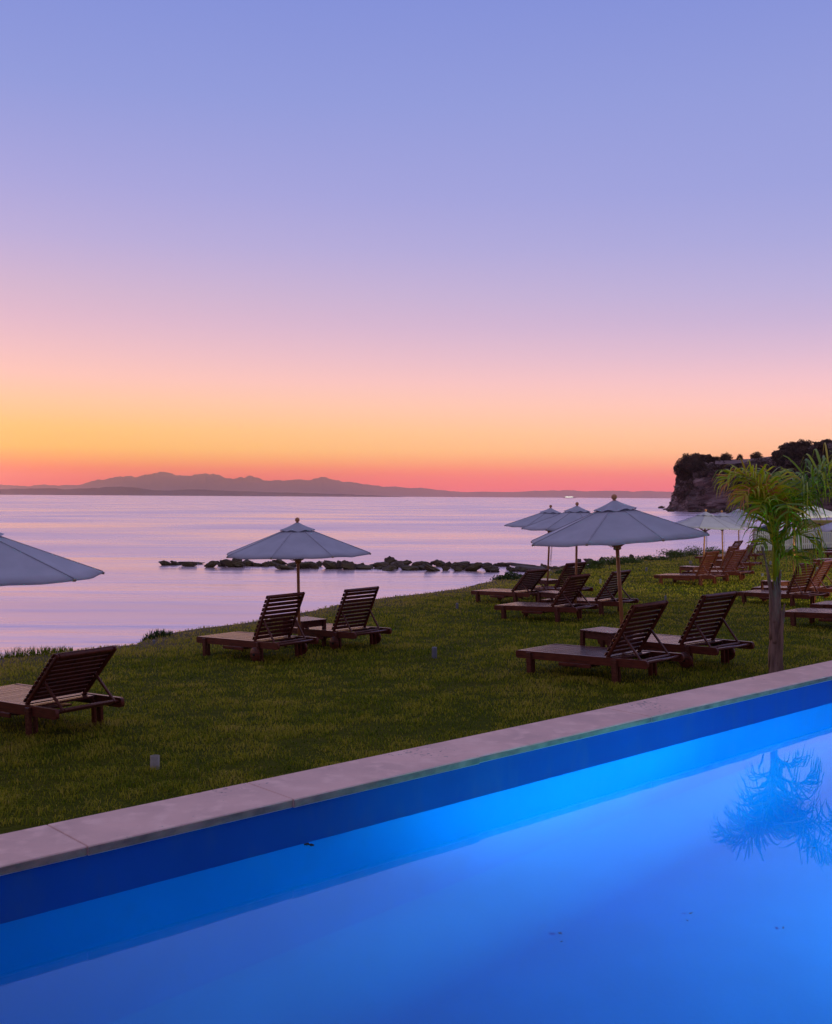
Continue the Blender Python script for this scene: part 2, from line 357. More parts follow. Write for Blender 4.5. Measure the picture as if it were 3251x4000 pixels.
def blades(P, h, w, lean, tint, seg_droop=.5):
    """grass blades: two-segment tapered strips at points P"""
    n = len(P); az = rng.uniform(0, 2*PI, n); dx = np.cos(az); dy = np.sin(az); wx = -np.sin(az+rng.normal(0, .6, n)); wy = np.cos(az)
    V = np.empty((n, 5, 3)); hw = w/2
    V[:, 0] = P+np.c_[wx*hw, wy*hw, np.zeros(n)-.01]; V[:, 1] = P-np.c_[wx*hw, wy*hw, np.zeros(n)+.01]
    m = P+np.c_[dx*lean*.35*h, dy*lean*.35*h, .62*h]
    V[:, 2] = m-np.c_[wx*hw*.75, wy*hw*.75, 0*h]; V[:, 3] = m+np.c_[wx*hw*.75, wy*hw*.75, 0*h]
    V[:, 4] = P+np.c_[dx*lean*h, dy*lean*h, h*(1-.25*lean)]
    b = np.arange(n)*5
    T = np.vstack([np.c_[b, b+1, b+2], np.c_[b, b+2, b+3], np.c_[b+3, b+2, b+4]])
    return V.reshape(-1, 3), T, np.repeat(tint, 5)
def vnoise(x, y, sc, seed):
    r = np.random.default_rng(seed).random((64, 64)); u = x/sc; v = y/sc; i = np.floor(u).astype(int); j = np.floor(v).astype(int); a = u-i; b = v-j; a = a*a*(3-2*a); b = b*b*(3-2*b)
    g = lambda p, q: r[p % 64, q % 64]
    return (g(i, j)*(1-a)+g(i+1, j)*a)*(1-b)+(g(i, j+1)*(1-a)+g(i+1, j+1)*a)*b
def build_grass():
    D0 = 2500; Ps = []
    edges = np.r_[7, 8, 9, 10, 11, 12, 13.5, 15, 17, 19, 22, 25, 29, 34, 40, 47, 60]
    for y0, y1 in zip(edges[:-1], edges[1:]):
        ym = .5*(y0+y1); d = D0*min(1, (8.5/ym))**2; hw = .40*y1+1.0; n = int(d*2*hw*(y1-y0))
        x = rng.uniform(-hw, hw, n); y = rng.uniform(y0, y1, n); Ps.append(np.c_[x, y])
    P = np.vstack(Ps); nn = P@NV; P = P[nn > NB+.02]; s = shoredist(P[:, 0], P[:, 1]); k = s < -.02; P = P[k]; s = s[k]
    # clumps: thin out some spots
    cl = vnoise(P[:, 0], P[:, 1], .16, 1)*.6+vnoise(P[:, 0], P[:, 1], .5, 2)*.4
    k = rng.random(len(P)) < .15+1.25*cl; k &= rng.random(len(P)) > np.clip(1+s/1.2, 0, 1)*.75
    P = P[k]; s = s[k]; cl = cl[k]; n = len(P)
    z, _ = terrain_z(P[:, 0], P[:, 1]); dist = P[:, 1]
    big = vnoise(P[:, 0], P[:, 1], 1.7, 3); fine = vnoise(P[:, 0], P[:, 1], .35, 4)
    h = (.012+.046*cl**1.5+.014*rng.random(n))*(1+.012*(dist-8)); w = (.0046+.0040*rng.random(n))*np.clip(dist/9, 1, 4.2)
    dry_or_lit = np.clip(1+s/2.4, 0, 1)
    t = np.clip(-.10+.24*big+.42*fine+.42*cl+rng.normal(0, .15, n)+.006*(dist-10)+.38*dry_or_lit+.3*(rng.random(n) < .05), 0, 1)
    lean = rng.uniform(.3, 1.7, n)
    V, T, ti = blades(np.c_[P, z], h, w, lean, t)
    o = raw('lawn_grass', V, T, M_grass, smooth=True, tint=ti); tag(o, 'short mown green lawn grass', 'grass', kind='stuff')
build_grass()

# ------------------------------------------------------------------ sea
def build_sea():
    m = bpy.data.materials.new('sea_water'); m.use_nodes = True; nt = m.node_tree; N = nt.nodes; L = nt.links; b = N['Principled BSDF']
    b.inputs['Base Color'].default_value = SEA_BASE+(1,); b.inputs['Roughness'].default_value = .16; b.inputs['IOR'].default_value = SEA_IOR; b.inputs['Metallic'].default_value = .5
    t = N.new('ShaderNodeTexCoord')
    def nz(sc, st, det=3):
        mp = N.new('ShaderNodeMapping'); mp.inputs['Scale'].default_value = st; L.new(t.outputs['Object'], mp.inputs[0]); n = N.new('ShaderNodeTexNoise'); n.inputs['Scale'].default_value = sc; n.inputs['Detail'].default_value = det; L.new(mp.outputs[0], n.inputs[0]); return n.outputs[0]
    a = nz(.30, (.35, 1, 1), 6); c = nz(.05, (.5, 1, 1), 3); e = nz(.007, (.35, 1, 1), 4)
    def mul(x, k):
        q = N.new('ShaderNodeMath'); q.operation = 'MULTIPLY'; L.new(x, q.inputs[0]); q.inputs[1].default_value = k; return q.outputs[0]
    def add(x, y):
        q = N.new('ShaderNodeMath'); q.operation = 'ADD'; L.new(x, q.inputs[0]); L.new(y, q.inputs[1]); return q.outputs[0]
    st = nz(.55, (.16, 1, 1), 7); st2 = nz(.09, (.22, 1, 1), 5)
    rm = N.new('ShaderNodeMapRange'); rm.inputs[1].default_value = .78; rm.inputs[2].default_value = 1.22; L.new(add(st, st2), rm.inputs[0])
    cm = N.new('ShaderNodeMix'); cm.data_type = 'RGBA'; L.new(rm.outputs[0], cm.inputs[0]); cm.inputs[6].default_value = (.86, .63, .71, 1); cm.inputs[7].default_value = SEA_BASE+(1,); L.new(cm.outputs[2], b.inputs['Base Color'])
    hgt = add(add(add(mul(a, .30), mul(st, .22)), mul(c, 1.1)), mul(e, 7.0))
    bp = N.new('ShaderNodeBump'); bp.inputs['Distance'].default_value = 1.0; bp.inputs['Strength'].default_value = SEA_BUMP; L.new(hgt, bp.inputs['Height']); L.new(bp.outputs[0], b.inputs['Normal'])
    r = N.new('ShaderNodeMapRange'); r.inputs[1].default_value = .35; r.inputs[2].default_value = .65; r.inputs[3].default_value = .18; r.inputs[4].default_value = .33; L.new(c, r.inputs[0]); L.new(r.outputs[0], b.inputs['Roughness'])
    X = 14500.
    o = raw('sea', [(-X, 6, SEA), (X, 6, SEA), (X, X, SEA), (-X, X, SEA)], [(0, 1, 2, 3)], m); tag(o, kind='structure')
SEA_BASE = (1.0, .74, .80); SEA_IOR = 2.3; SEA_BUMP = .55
build_sea()

# ------------------------------------------------------------------ pool
ZW = ZC-.345*KP; ZFLOOR = ZW-1.8; S0, S1 = -8.0, 13.0; CT = .058*KP
def pe(n, s, z): p = NV*n+EV*s; return (p[0], p[1], z)
def quad_strip(name, pts, m, smooth=False):
    return raw(name, pts, [(0, 1, 2, 3)], m)
def build_pool():
    def wallgrid(n, name, z0, z1, m, flip=False):
        ss = np.linspace(S0, S1, 60); V = [pe(n, s, z) for z in (z0, z1) for s in ss]; k = len(ss)
        Fq = [(i, i+1, k+i+1, k+i) for i in range(k-1)]
        if flip: Fq = [f[::-1] for f in Fq]
        o = raw(name, V, Fq, m); tag(o, kind='structure'); return o
    wallgrid(NW, 'pool_wall', ZFLOOR+.50, ZW+.002, M_paintwall, True)
    wallgrid(NN, 'pool_wall', ZFLOOR, ZC-CT, M_paintwall)
    wallgrid(NW, 'pool_wall_band', ZW+.002, ZC-CT, M_wallshade, True)
    wallgrid(NB-.04, 'terrace_wall', -3.2, ZC-CT, M_stain)
    for s in (S0, S1):
        o = raw('pool_wall', [pe(NN, s, ZFLOOR), pe(NW, s, ZFLOOR), pe(NW, s, ZC-CT), pe(NN, s, ZC-CT)], [(0, 1, 2, 3) if s == S0 else (3, 2, 1, 0)], M_paintwall); tag(o, kind='structure')
    # floor with a slope break running along the pool
    nb = 2.5
    rc = .50; sec = [(NN, ZFLOOR+.02), (nb, ZFLOOR)]+[(NW-rc+rc*math.sin(a), ZFLOOR+rc-rc*math.cos(a)) for a in np.linspace(0, PI/2, 12)]
    V = [pe(n_, s_, z_) for n_, z_ in sec for s_ in (S0, S1)]
    o = raw('pool_floor', V, [(2*i, 2*i+1, 2*i+3, 2*i+2) for i in range(len(sec)-1)], M_paintpool, smooth=True); tag(o, kind='structure')
    w = bpy.data.materials.new('pool_water'); w.use_nodes = True; nt = w.node_tree; N = nt.nodes; L = nt.links; N.remove(N['Principled BSDF'])
    g = N.new('ShaderNodeBsdfGlass'); g.inputs['IOR'].default_value = 1.333; g.inputs['Roughness'].default_value = 0.0; g.inputs['Color'].default_value = (.93, .97, 1, 1)
    t = N.new('ShaderNodeTexCoord'); n = N.new('ShaderNodeTexNoise'); n.inputs['Scale'].default_value = 2.0; n.inputs['Detail'].default_value = 1; L.new(t.outputs['Object'], n.inputs[0])
    bp = N.new('ShaderNodeBump'); bp.inputs['Distance'].default_value = .0012; L.new(n.outputs[0], bp.inputs['Height']); L.new(bp.outputs[0], g.inputs['Normal'])
    L.new(g.outputs[0], N['Material Output'].inputs[0])
    o = raw('pool_water', [pe(NN, S0, ZW), pe(NN, S1, ZW), pe(NW, S1, ZW), pe(NW, S0, ZW)], [(0, 1, 2, 3)], w); tag(o, kind='structure')
    # coping: one raised row of limestone slabs
    cop = empty('pool_coping', pe(NF, 0, ZC)); tag(cop, kind='structure'); ic = Vector(cop.location)
    js = [S0, -4.8, -3.5, -2.0, -.66, .69]+[q*KP for q in (2.905, 4.41, 6.26, 8.655, 10.6, 12.9, 15.2)]+[S1]
    R = Matrix(((EV[0], NV[0], 0, 0), (EV[1], NV[1], 0, 0), (0, 0, 1, 0), (0, 0, 0, 1)))
    for i, (a, b_) in enumerate(zip(js[:-1], js[1:])):
        dn = [0, 0, .004, -.003, .002, .003, -.003, -.011, .004, 0, .003, 0, 0][i]; dz = [0, .002, 0, .002, 0, 0, .002, .003, 0, .002, 0, 0, 0][i]
        mb = MB(); mb.box((a+.0007, NF+dn, ZC-CT), (b_-.0007, NB+dn*.5, ZC+dz), .0035, 0, R)
        o = mb.build('slab', [M_stone]); o.parent = cop; o.matrix_parent_inverse = Matrix.Translation(-ic)
        mb = MB(); mb.box((a+.0025, NF+dn-.0025, ZC-CT+.004), (b_-.0025, NF+dn+.01, ZC+dz-.006), .003, 0, R)
        o2 = mb.build('slab_edge', [M_stain]); o2.parent = o
    # near side deck
    o = raw('pool_deck', [pe(NN, S0-2, ZC), pe(NN, S1+2, ZC), pe(-9, S1+2, ZC), pe(-9, S0-2, ZC)], [(0, 1, 2, 3)], M_stone); tag(o, kind='structure')
    # underwater lamp in the near wall, aimed at the far one
    for s, n_, zz, en, tgt, cone in ((5.6, NN+.12, ZW-.6, 950, (NW, 5.5, ZW+.25), 56), (7.6, NN+.12, ZW-.40, 1060, (NW, 7.0, ZW-.9), 172)):
        l = bpy.data.lights.new('pool_lamp_light', 'SPOT'); l.energy = en; l.color = POOL_COL; l.spot_size = math.radians(cone); l.spot_blend = 1.0; l.shadow_soft_size = .09
        lo = bpy.data.objects.new('pool_lamp_light', l); COL.objects.link(lo); lo.location = pe(n_, s, zz)
        lo.rotation_euler = (Vector(pe(*tgt))-Vector(lo.location)).to_track_quat('-Z', 'Y').to_euler()
POOL_COL = (.04, .95, 1.0)
build_pool()

# ------------------------------------------------------------------ loungers
W, HR, LG = .727, .27, 2.0
HINGE = 1.404; BL = .751
def build_lounger_parts():
    """prototype part meshes (foot end near corner at the origin, length along x)"""
    P = {}
    def rail(t0):
        mb = MB(); prof = []
        # plank with rounded ends
        h = .095; y0, y1 = t0, t0+.034; pts = [(.0, HR-.03), (.012, HR-.008), (.03, HR), (LG-.03, HR), (LG-.008, HR-.012), (LG, HR-.035), (LG, HR-h+.028), (LG-.012, HR-h+.008), (LG-.035, HR-h), (.03, HR-h), (.01, HR-h+.01), (0, HR-h+.03)]
        n = len(pts); v = [(x, y0, z) for x, z in pts]+[(x, y1, z) for x, z in pts]
        mb.add(v, [tuple(range(n)), tuple(range(2*n-1, n-1, -1))]+[(i, n+i, n+(i+1) % n, (i+1) % n) for i in range(n)]); return mb
    P['rail_a'] = rail(0); P['rail_b'] = rail(W-.034)
    d = MB(); x = .012
    while x < HINGE-.03:
        d.box((x, .036, HR-.022+random.uniform(-.001, .001)), (x+.037, W-.036, HR-.003+random.uniform(-.0012, .0012)), .003); x += .0585
    d.box((HINGE+.035, .036, HR-.028), (HINGE+.085, W-.036, HR-.006), .003); d.box((HINGE+.10, .036, HR-.028), (HINGE+.15, W-.036, HR-.006), .003)
    for y in (.045, W-.075): d.box((.02, y, HR-.045), (HINGE+.15, y+.03, HR-.0235), .002)
    P['deck'] = d
    e = MB(); e.tube([(LG-.045, .034, HR-.033), (LG-.045, W-.034, HR-.033)], .016, 8); P['end_bar'] = e
    s = MB(); s.box((1.74, .036, HR-.072), (1.85, W-.036, HR-.045), .003); P['support'] = s
    for i, (x0, y0) in enumerate(((.20, -.0335), (.20, W+.0005))):
        l = MB(); l.box((x0, y0, -.07), (x0+.072, y0+.033, HR-.012), .004); l.box((x0+.01, (0.036 if i == 0 else W-.066), -.07), (x0+.062, (.066 if i == 0 else W-.036), HR-.05), .003); P['leg_f%d' % i] = l
    for i, y0 in enumerate((-.0335, W+.0005)):
        l = MB(); l.box((1.512, y0, -.07), (1.585, y0+.033, HR-.012), .004); l.box((1.522, (0.036 if i == 0 else W-.066), -.07), (1.575, (.066 if i == 0 else W-.036), HR-.05), .003); P['leg_h%d' % i] = l
        w_ = MB(); yc = -.06 if i == 0 else W+.06; prof = [(.0, -.018), (.094, -.018), (.1, -.012), (.1, .012), (.094, .018), (.0, .018)]
        w_.lathe(prof, 28, (1.548, yc, .095), 'y')
        for k in range(6):
            a = k*PI/3; w_.lathe([(.011, -.0195), (.011, .0195)], 8, (1.548+.06*math.cos(a), yc, .095+.06*math.sin(a)), 'y', 1)
        w_.lathe([(.0, -.032), (.02, -.032), (.02, .032), (0, .032)], 10, (1.548, yc, .095), 'y', 1); P['wheel%d' % i] = w_
    b = MB()
    for y0 in (.042, W-.076): b.box((-.03, y0, -.022), (BL, y0+.034, .022), .01)
    P['stiles'] = b
    t = MB(); x = -.005
    while x < BL-.03:
        t.box((x, .030, .0225), (x+.052, W-.030, .040), .004); x += .0685
    t.box((BL-.052, .077, -.018), (BL-.006, W-.077, .018), .008)
    P['slats'] = t
    p = MB()
    for y0 in (.078, W-.104): p.box((0, y0, -.013), (.40, y0+.026, .013), .006)
    p.box((.375, .105, -.012), (.40, W-.105, .012), .004); P['prop'] = p
    tr = MB(); tr.box((.72, .06, HR-.135), (1.18, W-.06, HR-.118), .003); tr.box((.70, -.012, HR-.145), (1.19, .01, HR-.10), .004); tr.box((.74, .1, HR-.118), (.77, .13, HR-.05), .002); tr.box((1.13, .1, HR-.118), (1.16, .13, HR-.05), .002); P['tray'] = tr
    return P
LP = build_lounger_parts()
M_hole = mat('wheel_holes', (.012, .008, .007), None, .9)
PM = {}
def part_mesh(key, name, mats, parent):
    if key not in PM:
        o = LP[key].build(name, mats, parent); PM[key] = o; return o
    o = PM[key].copy(); o.name = name; COL.objects.link(o); o.parent = parent; return o
def lounger(key, label, wheels=False, group='wooden sun loungers on the lawn'):
    X, Y, z, yaw, ang = BED[key]
    root = empty('sun_lounger'); tag(root, label, 'sun lounger', group)
    ex = Vector((math.cos(yaw), math.sin(yaw), 0)); ex.z = G[0]*ex.x+G[1]*ex.y; ex.normalize()
    ez = Vector((-G[0], -G[1], 1)).normalized(); ey = ez.cross(ex)
    root.matrix_world = Matrix(((ex.x, ey.x, ez.x, X), (ex.y, ey.y, ez.y, Y), (ex.z, ey.z, ez.z, z), (0, 0, 0, 1)))
    part_mesh('rail_a', 'side_rail', M_wood, root); part_mesh('rail_b', 'side_rail', M_wood, root)
    part_mesh('deck', 'slatted_deck', M_deck, root); part_mesh('end_bar', 'end_bar', M_wood2, root); part_mesh('support', 'support_board', M_wood, root)
    part_mesh('leg_f0', 'leg', M_wood2, root); part_mesh('leg_f1', 'leg', M_wood, root); part_mesh('tray', 'pull_out_tray', M_wood, root)
    if wheels: part_mesh('wheel0', 'wheel', [M_wood, M_hole], root); part_mesh('wheel1', 'wheel', [M_wood, M_hole], root)
    part_mesh('leg_h0', 'leg', M_wood2, root); part_mesh('leg_h1', 'leg', M_wood, root)
    bk = part_mesh('stiles', 'backrest', M_wood, root); bk.location = (HINGE, 0, HR); bk.rotation_euler = (0, -ang, 0)
    sl = part_mesh('slats', 'back_slats', M_wood, bk)
    r = .34; px = HINGE+r*math.cos(ang); pz = HR+r*math.sin(ang); dz = pz-(HR-.03); dz = min(dz, .385); a2 = math.asin(dz/.40)
    pr = part_mesh('prop', 'prop_frame', M_wood2, root); pr.location = (px, 0, pz); pr.rotation_euler = (0, a2, 0)
    return root
lounger('B1', 'dark wooden sun lounger cut by the left edge of the photo, its back set lowest')
lounger('B2', 'wheeled wooden lounger left of the pole of the lone parasol by the water', True)
lounger('B3', 'wheeled wooden lounger to the right of the lone parasol by the water', True)
lounger('B4', 'largest near lounger on four legs, on the left under the big right parasol')
lounger('B5', 'near wheeled lounger between the big right parasol and the palm trunk', True)
lounger('B8', 'nearest lounger of the middle group, on legs, left of the second parasol pole')
lounger('B9', 'middle group lounger seen behind the leaning pole of the big right parasol')
lounger('B6', 'farther middle group lounger with a low back, foot end nearest the breakwater')
lounger('B7', 'middle group lounger mostly hidden behind another, its back crossed by a parasol pole')
lounger('B10', 'nearest lounger of the far group left of the palm, its whole foot end showing')
lounger('B11', 'wheeled lounger in the far group left of the palm, broad warm lit back', True)
lounger('B12', 'far group lounger whose back rises just behind the wheeled one')
lounger('B13', 'far group lounger with lit rails, second from the white picket fence')
lounger('B14', 'small distant lounger with the far parasol pole right behind its back')
lounger('B15', 'most distant left lounger, gapped back standing in front of the picket fence end')
lounger('B16', 'lounger behind the palm trunk with its warm lit back right of the trunk')
lounger('B17', 'lounger just behind the palm one, its back cut by the right edge')
lounger('B18', 'lounger foot end right of the palm trunk, biggest of those cut by the right edge')
lounger('B19', 'lounger foot end just above the biggest one at the right edge')
lounger('B20', 'lounger foot end on the lawn at the right edge, below two farther ones')
lounger('B21', 'small lounger foot end near the fence at the right edge, middle of three')
lounger('B22', 'tiny farthest lounger foot end at the right edge right under the fence')

# ------------------------------------------------------------------ side tables
def table_proto():
    root = empty('side_table'); s = .25; h = .44
    t = MB()
    for i in range(6): t.box((-s+.0+i*.0835, -s, h-.022), (-s+.079+i*.0835, s, h), .004)
    t.build('table_top', M_wood2, root)
    a = MB()
    for q in (-1, 1):
        a.box((-s+.05, q*(s-.045)-.012, h-.11), (s-.05, q*(s-.045)+.012, h-.0225), .003); a.box((q*(s-.045)-.012, -s+.06, h-.11), (q*(s-.045)+.012, s-.06, h-.0225), .003)
    a.build('apron', M_wood2, root)
    for x in (-1, 1):
        for y in (-1, 1):
            l = MB(); l.box((x*(s-.03)-.026, y*(s-.03)-.026, -.05), (x*(s-.03)+.026, y*(s-.03)+.026, h-.0235), .004); l.build('leg', M_wood2, root)
    return root
TBL = table_proto(); _tn = 0
def table(u, v, Y, rz, label):
    """u, v: where the middle of the top is seen"""
    global _tn
    o = TBL if _tn == 0 else copy_tree(TBL); _tn += 1
    p = at(u, v, Y); z = float(ground(p[0], p[1])); o.location = (p[0], p[1], z); o.rotation_euler = (0, 0, rz); tag(o, label, 'side table', 'low slatted tables between the loungers')
table(2370, 2458, 14.05, -.80, 'square slatted table between the two near loungers under the big right parasol')
table(1190, 2418, 17.0, -.80, 'slatted table by the pole of the lone parasol, half hidden by a lounger back')
table(2165, 2312, 22.6, -.78, 'slatted table between the two front loungers of the middle group')
table(2135, 2265, 26.9, -.85, 'slatted table beside the farther parasol pole of the middle group')
table(2700, 2208, 32.2, -.80, 'slatted table behind the foot end of the nearest far group lounger')
table(2830, 2160, 37.2, -.75, 'small dark table deep in the far group between two parasol poles')
table(3030, 2264, 25.9, -.85, 'slatted table right behind the palm trunk')

# ------------------------------------------------------------------ parasols
def parasol(Y, base_px, fin, R, rot, label, cords=0, hooks=False, seed=1, H_rim=None):
    u, v = base_px; k = ray(u, v); k = k*(Y/k[1])
    bz = float(ground(k[0], Y)); bx = k[0]
    # base directly on the ground under that picture column
    top = at(fin[0], fin[1], Y); base = Vector((bx, Y, bz)); topv = Vector(top)
    ax = (topv-base); Lp = ax.length; ax.normalize(); side = Vector((1, 0, 0)); side = (side-ax*side.dot(ax)).normalized(); ey = ax.cross(side)
    root = empty('parasol', base); root.matrix_world = Matrix(((side.x, ey.x, ax.x, base.x), (side.y, ey.y, ax.y, base.y), (side.z, ey.z, ax.z, base.z), (0, 0, 0, 1)))
    tag(root, label, 'parasol', 'white canvas parasols on the lawn')
    r = random.Random(seed); fb = .037
    zt = Lp-2*fb-.012                       # top of the cap
    p = MB(); p.tube([(0, 0, -.1), (0, 0, zt+.012)], .0235, 14); p.build('pole', M_pole, root)
    f_ = MB(); f_.lathe([(.012, zt), (.02, zt+.012)]+[(max(.0005, fb*math.sin(a)), zt+.012+fb-fb*math.cos(a)) for a in np.linspace(.35, PI, 9)], 16); f_.build('finial', M_pole, root)
    drop = .43*R/1.14; zr = zt-.026-drop; zh = zt-.026
    nseg, nr = 6, 9; c = MB(); rows = []
    vs_ = []
    for j in range(nr+1):
        t = .035+.965*j/nr
        for k8 in range(8*nseg):
            a8 = k8/nseg; i = int(a8) % 8; fr = a8-int(a8); a0 = rot+2*PI*i/8; a1 = rot+2*PI*(i+1)/8
            x = (1-fr)*math.cos(a0)+fr*math.cos(a1); y = (1-fr)*math.sin(a0)+fr*math.sin(a1)
            sag = math.sin(PI*fr)*.013*t*(.5+.8*t)*R; wr = (.006*math.sin(7*t+i*2.3+seed+fr*9)+.003*math.sin(19*t-fr*14+i*1.7+seed))*math.sin(PI*fr)*t
            hz = zh-drop*(t**.985)+.018*math.sin(PI*t)*0-sag*.75+wr
            vs_.append((R*t*x, R*t*y, hz))
    n8 = 8*nseg; fs = [(j*n8+k, j*n8+(k+1) % n8, (j+1)*n8+(k+1) % n8, (j+1)*n8+k) for j in range(nr) for k in range(n8)]
    # narrow turned-down hem
    o_ = len(vs_)
    for k8 in range(n8):
        x, y, z_ = vs_[nr*n8+k8]; vs_.append((x*.995, y*.995, z_-.022))
    fs += [(nr*n8+k, nr*n8+(k+1) % n8, o_+(k+1) % n8, o_+k) for k in range(n8)]
    c.add(vs_, fs, True)
    for i in range(8):          # stitched panel seams and a doubled hem
        a = rot+2*PI*i/8; x, y = math.cos(a), math.sin(a); tt = np.linspace(.16, 1.0, 7)
        P_ = [(R*t*x, R*t*y, zh-drop*(t**.985)+.003) for t in tt]
        for p_, q_ in zip(P_[:-1], P_[1:]): c.beam(p_, q_, .020, .004, bev=.001, mat=1)
    can = c.build('canopy', [M_canvas, M_seam], root)
    me = can.data
    # seams between panels stay crisp
    ed = {}
    for e in me.edges: ed[tuple(sorted(e.vertices))] = e
    sharp = me.attributes.new('sharp_edge', 'BOOLEAN', 'EDGE')
    for j in range(nr):
        for i in range(8):
            e = ed.get(tuple(sorted((j*n8+i*nseg, (j+1)*n8+i*nseg))))
            if e: sharp.data[e.index].value = True
    # vent cap with a wavy flared edge
    v2 = []; m2 = 48; nj = 5
    for j in range(nj+1):
        t = j/nj
        for k8 in range(m2):
            a = 2*PI*k8/m2; wv = math.cos(8*(a-rot)); rr = (.03+.235*t)*(1+.05*wv*t)*R/1.14
            hz = zt-.113*(t**.9)+.012*wv*t*t+.005*math.sin(3*a+seed)*t
            v2.append((rr*math.cos(a), rr*math.sin(a), hz+.004))
    f2 = [(j*m2+k, j*m2+(k+1) % m2, (j+1)*m2+(k+1) % m2, (j+1)*m2+k) for j in range(nj) for k in range(m2)]
    cp = MB(); cp.add(v2, f2, True); cp.build('vent_cap', M_canvas, root)
    tipm = MB()
    for i in range(8):
        a = rot+2*PI*i/8; x, y = math.cos(a), math.sin(a); rb = MB()
        rb.beam((.03*x, .03*y, zh-.055), (R*.985*x, R*.985*y, zr-.018), .016, .022); rb.build('rib', M_pole, root)
        tipm.beam((R*.955*x, R*.955*y, zr-.002), (R*1.008*x, R*1.008*y, zr-.018), .03, .022)
        st = MB(); st.beam((.03*x, .03*y, zr-.12), (R*.5*x, R*.5*y, zh-drop*.5-.03), .014, .018); st.build('strut', M_pole, root)
    tipm.build('rib_pockets', M_tip, root)
    hb = MB(); hb.lathe([(.024, zr-.16), (.05, zr-.15), (.05, zr-.09), (.024, zr-.08)], 14); hb.build('hub', M_pole, root)
    if hooks:
        hk = MB()
        for cx, cz, rr in ((-.105, zr-.065, .03), (-.068, zr-.075, .04), (-.035, zr-.07, .035), (.05, zr-.045, .032)):
            hk.tube([(cx+rr*math.cos(q), -.03, cz+rr*math.sin(q)) for q in np.linspace(-PI, 0.15, 12)], .0045, 6)
        hk.build('rope_loops', M_rope, root)
    if cords:
        for q in range(cords):
            cd = MB(); x0 = .045+.02*q; cd.tube([(x0, -.01, zr-.1), (x0+.012, -.01, zr-.5), (x0-.004*q, -.01, zr-.85-.1*q)], .005, 5); cd.build('pull_cord', M_rope, root)
    return root
D2 = math.radians
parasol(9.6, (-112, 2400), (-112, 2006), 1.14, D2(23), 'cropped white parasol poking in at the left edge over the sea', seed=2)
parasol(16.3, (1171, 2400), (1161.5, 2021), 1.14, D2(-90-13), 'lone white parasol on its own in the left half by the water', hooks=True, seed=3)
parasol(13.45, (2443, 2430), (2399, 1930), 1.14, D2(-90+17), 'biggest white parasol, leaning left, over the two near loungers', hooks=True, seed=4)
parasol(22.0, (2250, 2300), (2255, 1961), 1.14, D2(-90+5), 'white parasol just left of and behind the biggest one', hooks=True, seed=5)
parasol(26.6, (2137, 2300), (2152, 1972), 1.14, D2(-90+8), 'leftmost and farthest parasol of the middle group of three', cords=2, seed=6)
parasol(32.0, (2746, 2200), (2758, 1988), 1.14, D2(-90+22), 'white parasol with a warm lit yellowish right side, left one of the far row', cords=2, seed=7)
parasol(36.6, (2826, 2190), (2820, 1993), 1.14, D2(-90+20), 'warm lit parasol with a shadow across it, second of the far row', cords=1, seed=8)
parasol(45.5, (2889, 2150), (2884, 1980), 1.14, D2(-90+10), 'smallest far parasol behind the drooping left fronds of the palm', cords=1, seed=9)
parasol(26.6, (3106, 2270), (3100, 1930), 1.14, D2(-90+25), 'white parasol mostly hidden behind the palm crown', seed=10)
parasol(19.4, (3452, 2300), (3440, 1945), 1.14, D2(-90+22), 'parasol corner cut by the right edge beside the palm fronds', seed=11)

